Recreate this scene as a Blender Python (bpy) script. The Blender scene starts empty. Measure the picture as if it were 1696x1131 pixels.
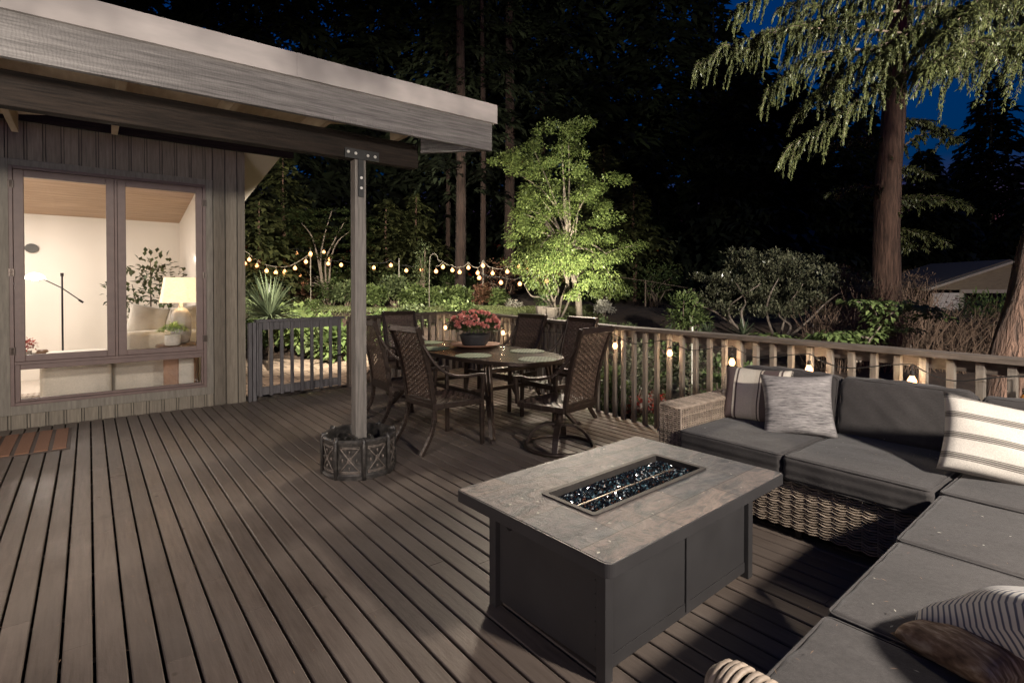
import bpy, math, random
import numpy as np
from mathutils import Vector, Matrix
R = math.radians
PI = math.pi
# ------------------------------------------------------------------ camera, world, lights
scn = bpy.context.scene
COL = scn.collection
cam_d = bpy.data.cameras.new('camera'); cam = bpy.data.objects.new('camera', cam_d); COL.objects.link(cam)
cam.location = (0, 0, 1.45); cam.rotation_euler = (R(90-.75), 0, R(-38.26))
cam_d.sensor_width = 36; cam_d.lens = 18.87; cam_d.shift_y = -.0459
cam_d.clip_start = .05; cam_d.clip_end = 500
scn.camera = cam
scn.view_settings.view_transform = 'Standard'; scn.view_settings.look = 'None'
scn.view_settings.exposure = .75; scn.view_settings.gamma = 1
scn.cycles.use_denoising = True
try: scn.cycles.denoiser = 'OPENIMAGEDENOISE'
except Exception: pass
scn.cycles.max_bounces = 6; scn.cycles.diffuse_bounces = 3; scn.cycles.glossy_bounces = 3
scn.cycles.transparent_max_bounces = 12; scn.cycles.sample_clamp_indirect = 3
scn.cycles.caustics_reflective = False; scn.cycles.caustics_refractive = False
w = bpy.data.worlds.new('World'); scn.world = w; w.use_nodes = True
nt = w.node_tree; bg = nt.nodes['Background']
sky = nt.nodes.new('ShaderNodeTexSky'); sky.sky_type = 'NISHITA'; sky.sun_disc = False
sky.sun_elevation = R(.2); sky.sun_rotation = R(218); sky.air_density = 1.2; sky.ozone_density = 4
hs = nt.nodes.new('ShaderNodeHueSaturation'); hs.inputs['Saturation'].default_value = 1.35
tn = nt.nodes.new('ShaderNodeMix'); tn.data_type = 'RGBA'; tn.blend_type = 'MULTIPLY'; tn.inputs[0].default_value = 1; tn.inputs[7].default_value = (1.8, .62, .85, 1)   # late dusk: less green than the model sky
nt.links.new(sky.outputs[0], hs.inputs['Color']); nt.links.new(hs.outputs[0], tn.inputs[6]); nt.links.new(tn.outputs[2], bg.inputs[0])
bg.inputs[1].default_value = 0.15

def lamp(name, kind, loc, power, col=(1, .93, .85), size=.1, target=None, spot=None, blend=.5):
    L = bpy.data.lights.new(name, kind); L.energy = power; L.color = col
    if kind == 'SPOT': L.spot_size = R(spot); L.spot_blend = blend; L.shadow_soft_size = size
    elif kind == 'POINT': L.shadow_soft_size = size
    elif kind == 'AREA': L.size = size
    o = bpy.data.objects.new(name, L); COL.objects.link(o); o.location = loc
    if target is not None: o.rotation_euler = (Vector(target)-Vector(loc)).to_track_quat('-Z', 'Y').to_euler()
    return o
WARM = (1, .80, .58)
lamp('deck_floodlight', 'SPOT', (2.36, -1.5, 2.2), 440, (1, .905, .80), .11, (2.0, 4, .6), 150, .6)
lamp('left_deck_fill', 'SPOT', (-1.6, 1.3, 2.35), 430, (1, .90, .78), .10, (.2, 6.6, .2), 84, 1.)  # added unseen spot, brightens the left deck and the wall
lamp('bounce_fill', 'AREA', (-2.9, -1.0, 1.2), 24, (1, .91, .82), 1.0, (1.0, 4.6, 2.2)).data.spread = R(90)  # added soft fill from below for fascia and rafters
lamp('garden_floodlight', 'SPOT', (2.4, -2.6, 3.2), 3900, (1, .93, .82), .15, (9.5, 3.2, 3.0), 75, .6)
# ------------------------------------------------------------------ view helper: pixel of the photo + distance -> point
F_, CX_, HY_, HC = 889., 848., 476., 1.45
S_, C_ = math.sin(R(38.26)), math.cos(R(38.26))
def at(px, py, d):
    l = (px-CX_)/F_*d
    return Vector((d*S_+l*C_, d*C_-l*S_, HC-(py-HY_)*d/F_))
def dl(x, y): return x*S_+y*C_, x*C_-y*S_
def terr(x, y):
    d, l = dl(x, y)
    flat = np.interp(d, [0, 6, 8.5, 12.4, 14.3, 17, 20, 30, 70], [-.55, -.5, -.22, -.2, .72, .8, 1.0, 1.6, 3.])
    gent = np.interp(d, [0, 5, 8, 14.3, 17, 20, 30, 70], [-.6, -.55, -.3, .72, .82, 1.0, 1.5, 3.])
    t = np.clip((l+3.6)/1.6, 0, 1)
    r_ = np.clip((l-5)/4, 0, 1)
    z = flat*(1-t)+gent*t
    return z*(1-r_)+(np.minimum(z, .55)-.0)*r_
def gp(px, d):
    p = at(px, 476, d); return Vector((p.x, p.y, float(terr(p.x, p.y))))
# ------------------------------------------------------------------ materials
def mk(name):
    m = bpy.data.materials.new(name); m.use_nodes = True
    return m, m.node_tree, m.node_tree.nodes['Principled BSDF']
def N(t, typ, **kw):
    n = t.nodes.new(typ)
    for k, v in kw.items():
        if k in n.inputs: n.inputs[k].default_value = v
        else: setattr(n, k, v)
    return n
def coords(t, scale=(1, 1, 1), kind='Object', rot=(0, 0, 0)):
    tc = t.nodes.new('ShaderNodeTexCoord'); mp = t.nodes.new('ShaderNodeMapping')
    mp.inputs['Scale'].default_value = scale; mp.inputs['Rotation'].default_value = rot
    t.links.new(tc.outputs[kind], mp.inputs[0]); return mp.outputs[0]
def mixc(t, fac, a, b, mode='MIX'):
    n = t.nodes.new('ShaderNodeMix'); n.data_type = 'RGBA'; n.blend_type = mode
    for i, v in ((0, fac), (6, a), (7, b)):
        if hasattr(v, 'links') or hasattr(v, 'is_linked'): t.links.new(v, n.inputs[i])
        else: n.inputs[i].default_value = v if i == 0 else (*v, 1)
    return n.outputs[2]
def ramp(t, src, stops, interp='LINEAR'):
    n = t.nodes.new('ShaderNodeValToRGB'); n.color_ramp.interpolation = interp
    e = n.color_ramp.elements
    while len(e) < len(stops): e.new(.5)
    for i, (p, c) in enumerate(stops): e[i].position = p; e[i].color = (*c, 1) if len(c) == 3 else c
    t.links.new(src, n.inputs[0]); return n.outputs[0]
def mat(name, a, b=None, scale=8, stretch=(1, 1, 1), rough=.7, bump=.2, metal=0, isl=0, det=6, trans=0, bd=.01, spec=.5, sss=None, rrange=0, dirt=None):
    m, t, p = mk(name)
    b = b or tuple(c*.75 for c in a)
    co = coords(t, stretch)
    n = N(t, 'ShaderNodeTexNoise', Scale=scale, Detail=det, Roughness=.6); t.links.new(co, n.inputs['Vector'])
    c = mixc(t, ramp(t, n.outputs[0], [(.3, (0, 0, 0)), (.7, (1, 1, 1))]), b, a)
    if isl:
        g = t.nodes.new('ShaderNodeNewGeometry')
        v = N(t, 'ShaderNodeMapRange'); v.inputs[3].default_value = 1-isl; v.inputs[4].default_value = 1+isl
        t.links.new(g.outputs['Random Per Island'], v.inputs[0])
        cc = t.nodes.new('ShaderNodeCombineXYZ')
        for i in range(3): t.links.new(v.outputs[0], cc.inputs[i])
        c = mixc(t, 1., c, cc.outputs[0], 'MULTIPLY')
    if dirt:
        n3 = N(t, 'ShaderNodeTexNoise', Scale=dirt[1], Detail=3); t.links.new(coords(t), n3.inputs['Vector'])
        c = mixc(t, ramp(t, n3.outputs[0], [(.45, (0, 0, 0)), (.7, (1, 1, 1))]), c, dirt[0])
    t.links.new(c, p.inputs['Base Color'])
    p.inputs['Roughness'].default_value = rough; p.inputs['Metallic'].default_value = metal
    p.inputs['Specular IOR Level'].default_value = spec
    if rrange:
        mr = N(t, 'ShaderNodeMapRange'); mr.inputs[3].default_value = rough-rrange; mr.inputs[4].default_value = rough+rrange
        n4 = N(t, 'ShaderNodeTexNoise', Scale=2.5, Detail=4); t.links.new(coords(t), n4.inputs['Vector'])
        t.links.new(n4.outputs[0], mr.inputs[0]); t.links.new(mr.outputs[0], p.inputs['Roughness'])
    if bump:
        bn = N(t, 'ShaderNodeBump', Strength=bump, Distance=bd); t.links.new(n.outputs[0], bn.inputs['Height'])
        t.links.new(bn.outputs[0], p.inputs['Normal'])
    return m
def leafmat(name, a, b, isl=.35, rough=.45, trans=.25):
    m, t, p = mk(name)
    g = t.nodes.new('ShaderNodeNewGeometry')
    c = ramp(t, g.outputs['Random Per Island'], [(0, b), (.5, tuple((x+y)/2 for x, y in zip(a, b))), (1, a)])
    n = N(t, 'ShaderNodeTexNoise', Scale=1.2, Detail=2); t.links.new(coords(t), n.inputs['Vector'])
    c = mixc(t, ramp(t, n.outputs[0], [(.35, (.65, .65, .65)), (.65, (1.2, 1.2, 1.2))]), (0, 0, 0), c)if False else c
    t.links.new(c, p.inputs['Base Color']); p.inputs['Roughness'].default_value = rough
    if trans:
        tr = t.nodes.new('ShaderNodeBsdfTranslucent'); mx = t.nodes.new('ShaderNodeMixShader'); mx.inputs[0].default_value = trans
        t.links.new(c, tr.inputs[0]); t.links.new(p.outputs[0], mx.inputs[1]); t.links.new(tr.outputs[0], mx.inputs[2])
        t.links.new(mx.outputs[0], t.nodes['Material Output'].inputs[0])
    return m
def emis(name, col, st):
    m, t, p = mk(name); p.inputs['Base Color'].default_value = (*col, 1)
    p.inputs['Emission Color'].default_value = (*col, 1); p.inputs['Emission Strength'].default_value = st; return m
def stripes(name, axis, period, stops, rough=.9, bump=.25, wscale=260, noise=None):
    m, t, p = mk(name)
    tc = t.nodes.new('ShaderNodeTexCoord'); sp = t.nodes.new('ShaderNodeSeparateXYZ'); t.links.new(tc.outputs['Object'], sp.inputs[0])
    a = N(t, 'ShaderNodeMath', operation='MULTIPLY'); a.inputs[1].default_value = 1/period; t.links.new(sp.outputs[axis], a.inputs[0])
    f = N(t, 'ShaderNodeMath', operation='FRACT'); t.links.new(a.outputs[0], f.inputs[0])
    c = ramp(t, f.outputs[0], stops, 'CONSTANT')
    n = N(t, 'ShaderNodeTexNoise', Scale=wscale, Detail=2); t.links.new(tc.outputs['Object'], n.inputs['Vector'])
    c = mixc(t, .35, c, ramp(t, n.outputs[0], [(.3, (.45, .45, .45)), (.7, (1.4, 1.4, 1.4))]), 'MULTIPLY')
    t.links.new(c, p.inputs['Base Color']); p.inputs['Roughness'].default_value = rough
    b = N(t, 'ShaderNodeBump', Strength=bump, Distance=.003); t.links.new(n.outputs[0], b.inputs['Height']); t.links.new(b.outputs[0], p.inputs['Normal'])
    return m
M = {}
# deck boards: satin dark brown stain, worn, with grain along the board
def deckmat():
    m, t, p = mk('deck_stain')
    g = t.nodes.new('ShaderNodeNewGeometry')
    n1 = N(t, 'ShaderNodeTexNoise', Scale=6, Detail=8, Roughness=.65); t.links.new(coords(t, (9, .6, 9)), n1.inputs['Vector'])
    n2 = N(t, 'ShaderNodeTexNoise', Scale=1.1, Detail=5, Roughness=.6); t.links.new(coords(t), n2.inputs['Vector'])
    n3 = N(t, 'ShaderNodeTexNoise', Scale=40, Detail=4, Roughness=.7); t.links.new(coords(t, (1, .5, 1)), n3.inputs['Vector'])
    c = ramp(t, n1.outputs[0], [(.3, (.095, .073, .059)), (.5, (.135, .106, .088)), (.72, (.170, .135, .112))])
    c = mixc(t, ramp(t, n2.outputs[0], [(.42, (0, 0, 0)), (.68, (.8, .8, .8))]), c, (.18, .148, .125))
    n5 = N(t, 'ShaderNodeTexNoise', Scale=2.3, Detail=6, Roughness=.7); t.links.new(coords(t, (1.4, .8, 1)), n5.inputs['Vector'])
    c = mixc(t, ramp(t, n5.outputs[0], [(.56, (0, 0, 0)), (.74, (.7, .7, .7))]), c, (.085, .062, .050))
    vo = N(t, 'ShaderNodeTexVoronoi', Scale=3.1); t.links.new(coords(t, (1, .8, 0)), vo.inputs['Vector']); c = mixc(t, 1., c, ramp(t, vo.outputs['Distance'], [(.02, (.35, .3, .27)), (.05, (1, 1, 1))]), 'MULTIPLY')
    v = N(t, 'ShaderNodeMapRange'); v.inputs[3].default_value = .85; v.inputs[4].default_value = 1.12
    t.links.new(g.outputs['Random Per Island'], v.inputs[0]); cc = t.nodes.new('ShaderNodeCombineXYZ')
    for i in range(3): t.links.new(v.outputs[0], cc.inputs[i])
    c = mixc(t, 1., c, cc.outputs[0], 'MULTIPLY'); t.links.new(c, p.inputs['Base Color'])
    mr = N(t, 'ShaderNodeMapRange'); mr.inputs[1].default_value = .3; mr.inputs[2].default_value = .7; mr.inputs[3].default_value = .34; mr.inputs[4].default_value = .62
    t.links.new(n2.outputs[0], mr.inputs[0]); t.links.new(mr.outputs[0], p.inputs['Roughness'])
    a = N(t, 'ShaderNodeMath', operation='ADD'); t.links.new(n1.outputs[0], a.inputs[0]); t.links.new(n3.outputs[0], a.inputs[1])
    b = N(t, 'ShaderNodeBump', Strength=.35, Distance=.004); t.links.new(a.outputs[0], b.inputs['Height']); t.links.new(b.outputs[0], p.inputs['Normal'])
    return m
M['deck'] = deckmat()
def sawn(name, a, b, st=(1, 1, 1), rough=.75, saw=0.5, axis='X', sc=70, metal=0):
    m, t, p = mk(name)
    n1 = N(t, 'ShaderNodeTexNoise', Scale=5, Detail=8, Roughness=.7); t.links.new(coords(t, st), n1.inputs['Vector'])
    n2 = N(t, 'ShaderNodeTexNoise', Scale=30, Detail=5, Roughness=.7); t.links.new(coords(t), n2.inputs['Vector'])
    wv = N(t, 'ShaderNodeTexWave', Scale=sc, Distortion=9., Detail=4); wv.bands_direction = axis; t.links.new(coords(t), wv.inputs['Vector'])
    c = mixc(t, ramp(t, n1.outputs[0], [(.3, (0, 0, 0)), (.72, (1, 1, 1))]), b, a)
    vo = N(t, 'ShaderNodeTexVoronoi', Scale=1.9); t.links.new(coords(t, (1, 1, 1.6)), vo.inputs['Vector']); c = mixc(t, 1., c, ramp(t, vo.outputs['Distance'], [(.035, (.12, .1, .1)), (.06, (1, 1, 1))]), 'MULTIPLY')
    t.links.new(c, p.inputs['Base Color'])
    p.inputs['Roughness'].default_value = rough; p.inputs['Metallic'].default_value = metal; p.inputs['Specular IOR Level'].default_value = .18
    s1 = N(t, 'ShaderNodeMath', operation='MULTIPLY'); s1.inputs[1].default_value = saw; t.links.new(wv.outputs['Fac'], s1.inputs[0])
    a1 = N(t, 'ShaderNodeMath', operation='ADD'); t.links.new(s1.outputs[0], a1.inputs[0]); t.links.new(n1.outputs[0], a1.inputs[1])
    a2 = N(t, 'ShaderNodeMath', operation='ADD'); t.links.new(a1.outputs[0], a2.inputs[0]); t.links.new(n2.outputs[0], a2.inputs[1])
    bn = N(t, 'ShaderNodeBump', Strength=.8, Distance=.006); t.links.new(a2.outputs[0], bn.inputs['Height']); t.links.new(bn.outputs[0], p.inputs['Normal'])
    return m
M['fascia'] = sawn('fascia_rough_sawn', (.26, .245, .235), (.075, .07, .068), (.6, 1, 14), axis='X', sc=19, saw=.28)
M['beam'] = sawn('dark_beam_wood', (.032, .023, .018), (.006, .005, .0045), (.8, 3, 14), axis='Z', sc=12, rough=.8, saw=.15)
M['flash'] = mat('painted_flashing', (.56, .51, .475), (.42, .385, .36), 3, (.6, 1, 3), rough=.42, bump=.08, metal=.05, dirt=((.22, .2, .19), 1.6))
M['siding'] = mat('siding_paint', (.235, .205, .158), (.135, .118, .092), 6, (8, 8, .7), .7, .5, isl=.12, bd=.004)
M['trim'] = mat('trim_paint', (.225, .205, .17), (.14, .127, .105), 7, (6, 6, .8), .7, .5, bd=.004)
M['frame'] = mat('window_frame_paint', (.155, .105, .093), (.115, .078, .07), 10, rough=.5, bump=.1)
M['post'] = mat('post_paint', (.20, .18, .16), (.085, .078, .07), 7, (8, 8, .6), .6, .5, bd=.004)
M['rafter'] = mat('bare_rafter_wood', (.46, .35, .23), (.33, .24, .15), 5, (4, .8, 4), .75, .3, isl=.15)
M['rail'] = mat('rail_stain', (.15, .12, .098), (.075, .058, .046), 6, (5, 1.2, 9), .6, .5, isl=.12, bd=.004)
M['bal'] = mat('lit_baluster_stain', (.23, .198, .165), (.14, .12, .10), 8, (6, 6, .8), .6, .5, isl=.15, bd=.004)  # lighter than the rail stain: light on the balusters put into the colour
M['gate'] = mat('gate_stain', (.135, .13, .135), (.07, .066, .068), 8, (6, 6, .8), .6, .5, isl=.15, bd=.004)
M['steel'] = mat('bolt_steel', (.6, .58, .55), (.4, .38, .36), 20, rough=.35, bump=.05, metal=1)
M['blackm'] = mat('black_metal', (.02, .02, .021), (.012, .012, .012), 20, rough=.42, bump=.05, metal=.4)
M['bronze'] = mat('dark_bronze_metal', (.06, .042, .033), (.032, .023, .019), 22, rough=.34, bump=.15, metal=.55, spec=.6)
M['weave'] = mat('woven_resin', (.12, .082, .062), (.06, .042, .032), 40, rough=.38, bump=.2, isl=.3)
M['wicker'] = mat('grey_wicker', (.43, .345, .27), (.23, .18, .135), 26, rough=.6, bump=.25, isl=.3)
def fabric(name, a, b, sc=420):
    m, t, p = mk(name)
    n = N(t, 'ShaderNodeTexNoise', Scale=sc, Detail=3, Roughness=.8); t.links.new(coords(t), n.inputs['Vector'])
    n2 = N(t, 'ShaderNodeTexNoise', Scale=3.5, Detail=5); t.links.new(coords(t), n2.inputs['Vector'])
    n3 = N(t, 'ShaderNodeTexNoise', Scale=60, Detail=3, Roughness=.7); t.links.new(coords(t, (1, 1, 6)), n3.inputs['Vector'])
    c = mixc(t, n.outputs[0], b, a)
    c = mixc(t, .55, c, ramp(t, n3.outputs[0], [(.3, (.6, .6, .6)), (.7, (1.3, 1.3, 1.3))]), 'MULTIPLY')
    c = mixc(t, .4, c, ramp(t, n2.outputs[0], [(.3, (.7, .7, .7)), (.7, (1.25, 1.25, 1.25))]), 'MULTIPLY')
    t.links.new(c, p.inputs['Base Color']); p.inputs['Roughness'].default_value = .92; p.inputs['Specular IOR Level'].default_value = .2
    p.inputs['Sheen Weight'].default_value = .15
    ad = N(t, 'ShaderNodeMath', operation='ADD'); t.links.new(n.outputs[0], ad.inputs[0]); t.links.new(n3.outputs[0], ad.inputs[1])
    b_ = N(t, 'ShaderNodeBump', Strength=.45, Distance=.003); t.links.new(ad.outputs[0], b_.inputs['Height'])
    bb = N(t, 'ShaderNodeBump', Strength=.5, Distance=.03); t.links.new(n2.outputs[0], bb.inputs['Height']); t.links.new(b_.outputs[0], bb.inputs['Normal']); t.links.new(bb.outputs[0], p.inputs['Normal'])
    return m
M['char'] = fabric('charcoal_fabric', (.088, .080, .077), (.042, .038, .037))
M['heather'] = None
M['cream'] = fabric('cream_fabric', (.62, .57, .49), (.5, .46, .4), 200)
M['firebody'] = mat('charcoal_powder_coat', (.047, .045, .046), (.037, .035, .036), 5, rough=.42, bump=.06)
def slate():
    m, t, p = mk('slate_tile')
    n1 = N(t, 'ShaderNodeTexNoise', Scale=3.2, Detail=9, Roughness=.7, Distortion=1.6); t.links.new(coords(t, (1, 2.2, 1)), n1.inputs['Vector'])
    n2 = N(t, 'ShaderNodeTexNoise', Scale=11, Detail=8, Roughness=.7, Distortion=.8); t.links.new(coords(t), n2.inputs['Vector'])
    c1 = ramp(t, n1.outputs[0], [(.30, (.075, .088, .098)), (.43, (.16, .16, .16)), (.52, (.27, .235, .215)), (.60, (.20, .185, .175)), (.70, (.12, .125, .13))])
    c2 = ramp(t, n2.outputs[0], [(.35, (.45, .47, .5)), (.65, (1.3, 1.25, 1.2))])
    c = mixc(t, .8, c1, c2, 'MULTIPLY')
    br = N(t, 'ShaderNodeTexBrick', Scale=1.0); br.offset = .5
    br.inputs['Brick Width'].default_value = .46; br.inputs['Row Height'].default_value = .31; br.inputs['Mortar Size'].default_value = .0025
    br.inputs['Color1'].default_value = (.58, .66, .74, 1); br.inputs['Color2'].default_value = (1.18, 1.06, .98, 1); br.inputs['Mortar'].default_value = (.35, .32, .3, 1)
    t.links.new(coords(t), br.inputs['Vector'])
    c = mixc(t, 1., c, br.outputs['Color'], 'MULTIPLY'); t.links.new(c, p.inputs['Base Color'])
    mr = N(t, 'ShaderNodeMapRange'); mr.inputs[3].default_value = .3; mr.inputs[4].default_value = .6
    t.links.new(n2.outputs[0], mr.inputs[0]); t.links.new(mr.outputs[0], p.inputs['Roughness'])
    ad = N(t, 'ShaderNodeMath', operation='ADD'); t.links.new(n1.outputs[0], ad.inputs[0]); t.links.new(n2.outputs[0], ad.inputs[1])
    b = N(t, 'ShaderNodeBump', Strength=.7, Distance=.012); t.links.new(ad.outputs[0], b.inputs['Height']); t.links.new(b.outputs[0], p.inputs['Normal'])
    return m
M['slate'] = slate()
def shards():
    m, t, p = mk('fire_glass')
    g = t.nodes.new('ShaderNodeNewGeometry')
    c = ramp(t, g.outputs['Random Per Island'], [(0, (.008, .008, .009)), (.62, (.02, .035, .045)), (.80, (.07, .14, .17)), (.90, (.40, .45, .47)), (.95, (.12, .05, .03))], 'CONSTANT')
    t.links.new(c, p.inputs['Base Color']); p.inputs['Roughness'].default_value = .12; p.inputs['Specular IOR Level'].default_value = .9; return m
M['shard'] = shards()
M['glass'], t_, p_ = mk('window_glass')
tr = t_.nodes.new('ShaderNodeBsdfTransparent'); gl = t_.nodes.new('ShaderNodeBsdfGlossy'); gl.inputs['Roughness'].default_value = .02
mx = t_.nodes.new('ShaderNodeMixShader'); fr = t_.nodes.new('ShaderNodeFresnel'); fr.inputs[0].default_value = 1.5
t_.links.new(fr.outputs[0], mx.inputs[0]); t_.links.new(tr.outputs[0], mx.inputs[1]); t_.links.new(gl.outputs[0], mx.inputs[2]); t_.links.new(mx.outputs[0], t_.nodes['Material Output'].inputs[0])
M['plaster'] = mat('interior_paint', (.72, .66, .58), (.70, .64, .56), 3, rough=.85, bump=.03)
def ceilmat():
    m, t, p = mk('ceiling_boards')
    n = N(t, 'ShaderNodeTexNoise', Scale=4, Detail=6); t.links.new(coords(t, (.5, 9, 1)), n.inputs['Vector'])
    c = ramp(t, n.outputs[0], [(.3, (.34, .225, .145)), (.7, (.52, .365, .25))])
    sp = t.nodes.new('ShaderNodeSeparateXYZ'); t.links.new(coords(t, (1, 8, 1)), sp.inputs[0])
    f = N(t, 'ShaderNodeMath', operation='FRACT'); t.links.new(sp.outputs[1], f.inputs[0])
    c = mixc(t, 1., c, ramp(t, f.outputs[0], [(0, (.6, .6, .6)), (.05, (1, 1, 1))], 'CONSTANT'), 'MULTIPLY')
    t.links.new(c, p.inputs['Base Color']); p.inputs['Roughness'].default_value = .6; return m
M['ceil'] = ceilmat()
M['soil'] = mat('bark_mulch', (.06, .036, .025), (.028, .018, .013), 14, rough=.95, bump=.9, bd=.05, dirt=((.08, .05, .034), 3))
M['lawn'] = mat('lawn_turf', (.12, .14, .05), (.07, .09, .03), 9, rough=.9, bump=.6, bd=.03)
M['blade'] = leafmat('grass_blade', (.19, .22, .08), (.09, .11, .04))
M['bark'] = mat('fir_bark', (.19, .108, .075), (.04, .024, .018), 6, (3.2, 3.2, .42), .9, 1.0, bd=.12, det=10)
M['bark2'] = mat('pale_bark', (.26, .21, .17), (.12, .095, .075), 12, (2, 2, .8), .85, .7, bd=.02)
M['twig'] = mat('twig_bark', (.17, .125, .09), (.08, .06, .045), 15, rough=.85, bump=.3)
M['drytwig'] = mat('dry_twig', (.17, .11, .075), (.09, .06, .042), 15, rough=.9, bump=.3, isl=.4)
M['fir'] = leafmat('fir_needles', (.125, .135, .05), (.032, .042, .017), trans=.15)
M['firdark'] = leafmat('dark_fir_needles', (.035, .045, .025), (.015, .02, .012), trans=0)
M['maple'] = leafmat('maple_leaves', (.24, .29, .09), (.08, .12, .035), trans=.3)
M['leafA'] = leafmat('shrub_leaves', (.12, .165, .055), (.05, .08, .028))
M['leafB'] = leafmat('pale_shrub_leaves', (.20, .24, .11), (.08, .11, .05))
M['leafC'] = leafmat('glossy_small_leaves', (.21, .21, .13), (.025, .033, .018), rough=.28, trans=.1)
M['leafD'] = leafmat('big_bright_leaves', (.22, .28, .10), (.08, .12, .04))
M['leafR'] = leafmat('reddish_leaves', (.22, .10, .07), (.10, .07, .035))
M['yucca'] = leafmat('yucca_leaves', (.085, .105, .06), (.022, .032, .018), trans=.1)
M['pinkfl'] = leafmat('pink_petals', (.92, .48, .42), (.75, .24, .20), trans=.25)
M['whitefl'] = leafmat('pale_petals', (.6, .58, .5), (.45, .42, .36), trans=.2)
M['redfl'] = leafmat('red_petals', (.42, .05, .03), (.25, .03, .02), trans=.2)
M['stone'] = mat('garden_stone', (.30, .25, .21), (.15, .12, .10), 6, rough=.85, bump=.6, bd=.02, isl=.2)
M['terra'] = mat('terracotta', (.42, .22, .14), (.28, .15, .10), 10, rough=.6, bump=.3)
M['bulb'] = emis('lit_bulb', (1, .50, .20), 3.5)
M['bulbfar'] = emis('lit_garden_bulb', (1, .42, .15), 2.8)
M['bulboff'] = mat('amber_glass', (.35, .14, .03), (.25, .1, .02), 5, rough=.15, bump=0)
M['wire'] = mat('black_cable', (.02, .018, .017), None, 5, rough=.6, bump=0)
M['palewire'] = mat('pale_cable', (.3, .26, .2), None, 5, rough=.6, bump=0)

# ------------------------------------------------------------------ object helpers
def tag(o, label=None, cat=None, group=None, kind=None):
    if label: o['label'] = label
    if cat: o['category'] = cat
    if group: o['group'] = group
    if kind: o['kind'] = kind
    return o
def empty(name, loc, label=None, cat=None, group=None, rz=0):
    o = bpy.data.objects.new(name, None); COL.objects.link(o); o.location = loc; o.rotation_euler = (0, 0, rz)
    o.empty_display_size = .1
    return tag(o, label, cat, group)
def woff(o):
    v = Vector((0, 0, 0))
    while o is not None: v += o.location; o = o.parent
    return v
def link(me, name, mt, parent=None, smooth=False, bevel=0, local=False, autos=None):
    o = bpy.data.objects.new(name, me); COL.objects.link(o)
    if mt: me.materials.append(mt)
    if parent is not None:
        o.parent = parent
        if not local: me.transform(Matrix.Translation(-woff(parent)))
    if smooth: me.shade_smooth()
    if autos: me.shade_smooth(); me.set_sharp_from_angle(angle=R(autos))
    if bevel:
        b = o.modifiers.new('bevel', 'BEVEL'); b.width = bevel; b.segments = 2; b.limit_method = 'ANGLE'; b.angle_limit = R(50)
    return o
class MB:
    def __init__(s): s.v = []; s.f = []
    def add(s, vs, fs):
        n = len(s.v); s.v += [tuple(a) for a in vs]; s.f += [tuple(i+n for i in f) for f in fs]; return s
    def box(s, c, size, rz=0, m=None):
        hx, hy, hz = size[0]/2, size[1]/2, size[2]/2
        mm = Matrix.Translation(c) @ Matrix.Rotation(rz, 4, 'Z') if m is None else m
        vs = [mm @ Vector((x, y, z)) for x in (-hx, hx) for y in (-hy, hy) for z in (-hz, hz)]
        return s.add(vs, [(0, 1, 3, 2), (4, 6, 7, 5), (0, 4, 5, 1), (2, 3, 7, 6), (0, 2, 6, 4), (1, 5, 7, 3)])
    def b2(s, a, b): return s.box([(a[i]+b[i])/2 for i in range(3)], [abs(b[i]-a[i]) for i in range(3)])
    def prism(s, pts, z0, z1):
        n = len(pts); return s.add([(p[0], p[1], z0) for p in pts]+[(p[0], p[1], z1) for p in pts],
            [tuple(range(n))[::-1], tuple(range(n, 2*n))]+[(i, (i+1) % n, n+(i+1) % n, n+i) for i in range(n)])
    def bar(s, p, q, wd, h, up=(0, 0, 1)):
        p, q = Vector(p), Vector(q); d = (q-p); L = d.length; d.normalize(); up = Vector(up)
        sd = d.cross(up); sd = sd.normalized() if sd.length > 1e-4 else Vector((1, 0, 0)); u = sd.cross(d).normalized()
        vs = [pt+sd*a*wd/2+u*b*h/2 for pt in (p, q) for a, b in ((-1, -1), (1, -1), (1, 1), (-1, 1))]
        return s.add(vs, [(0, 3, 2, 1), (4, 5, 6, 7)]+[(i, (i+1) % 4, 4+(i+1) % 4, 4+i) for i in range(4)])
    def tube(s, pts, r, n=8, cap=True, flat=1., up=(0, 0, 1)):
        pts = [Vector(p) for p in pts]; k = len(pts); rs = r if hasattr(r, '__len__') else [r]*k
        vs = []; prev = None
        for i, p in enumerate(pts):
            d = (pts[min(i+1, k-1)]-pts[max(i-1, 0)])
            d = d.normalized() if d.length > 1e-9 else Vector((0, 0, 1))
            ref = Vector(up) if prev is None else prev
            u = ref-d*ref.dot(d)
            if u.length < 1e-3: u = Vector((1, 0, 0))-d*d.x
            u.normalize(); prev = u; sd = d.cross(u)
            for j in range(n):
                a = 2*PI*j/n+PI/n; vs.append(p+(u*math.cos(a)*flat+sd*math.sin(a))*rs[i])
        fs = [(i*n+j, i*n+(j+1) % n, (i+1)*n+(j+1) % n, (i+1)*n+j) for i in range(k-1) for j in range(n)]
        if cap: fs += [tuple(range(n))[::-1], tuple(range((k-1)*n, k*n))]
        return s.add(vs, fs)
    def lathe(s, prof, c=(0, 0, 0), n=32, cap=True):
        vs = [(c[0]+r*math.cos(2*PI*j/n), c[1]+r*math.sin(2*PI*j/n), c[2]+z) for r, z in prof for j in range(n)]
        fs = [(i*n+j, i*n+(j+1) % n, (i+1)*n+(j+1) % n, (i+1)*n+j) for i in range(len(prof)-1) for j in range(n)]
        if cap: fs += [tuple(range(n))[::-1], tuple(range((len(prof)-1)*n, len(prof)*n))]
        return s.add(vs, fs)
    def build(s, name, mt, parent=None, **kw):
        me = bpy.data.meshes.new(name); me.from_pydata(s.v, [], s.f); me.validate()
        return link(me, name, mt, parent, **kw)
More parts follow.
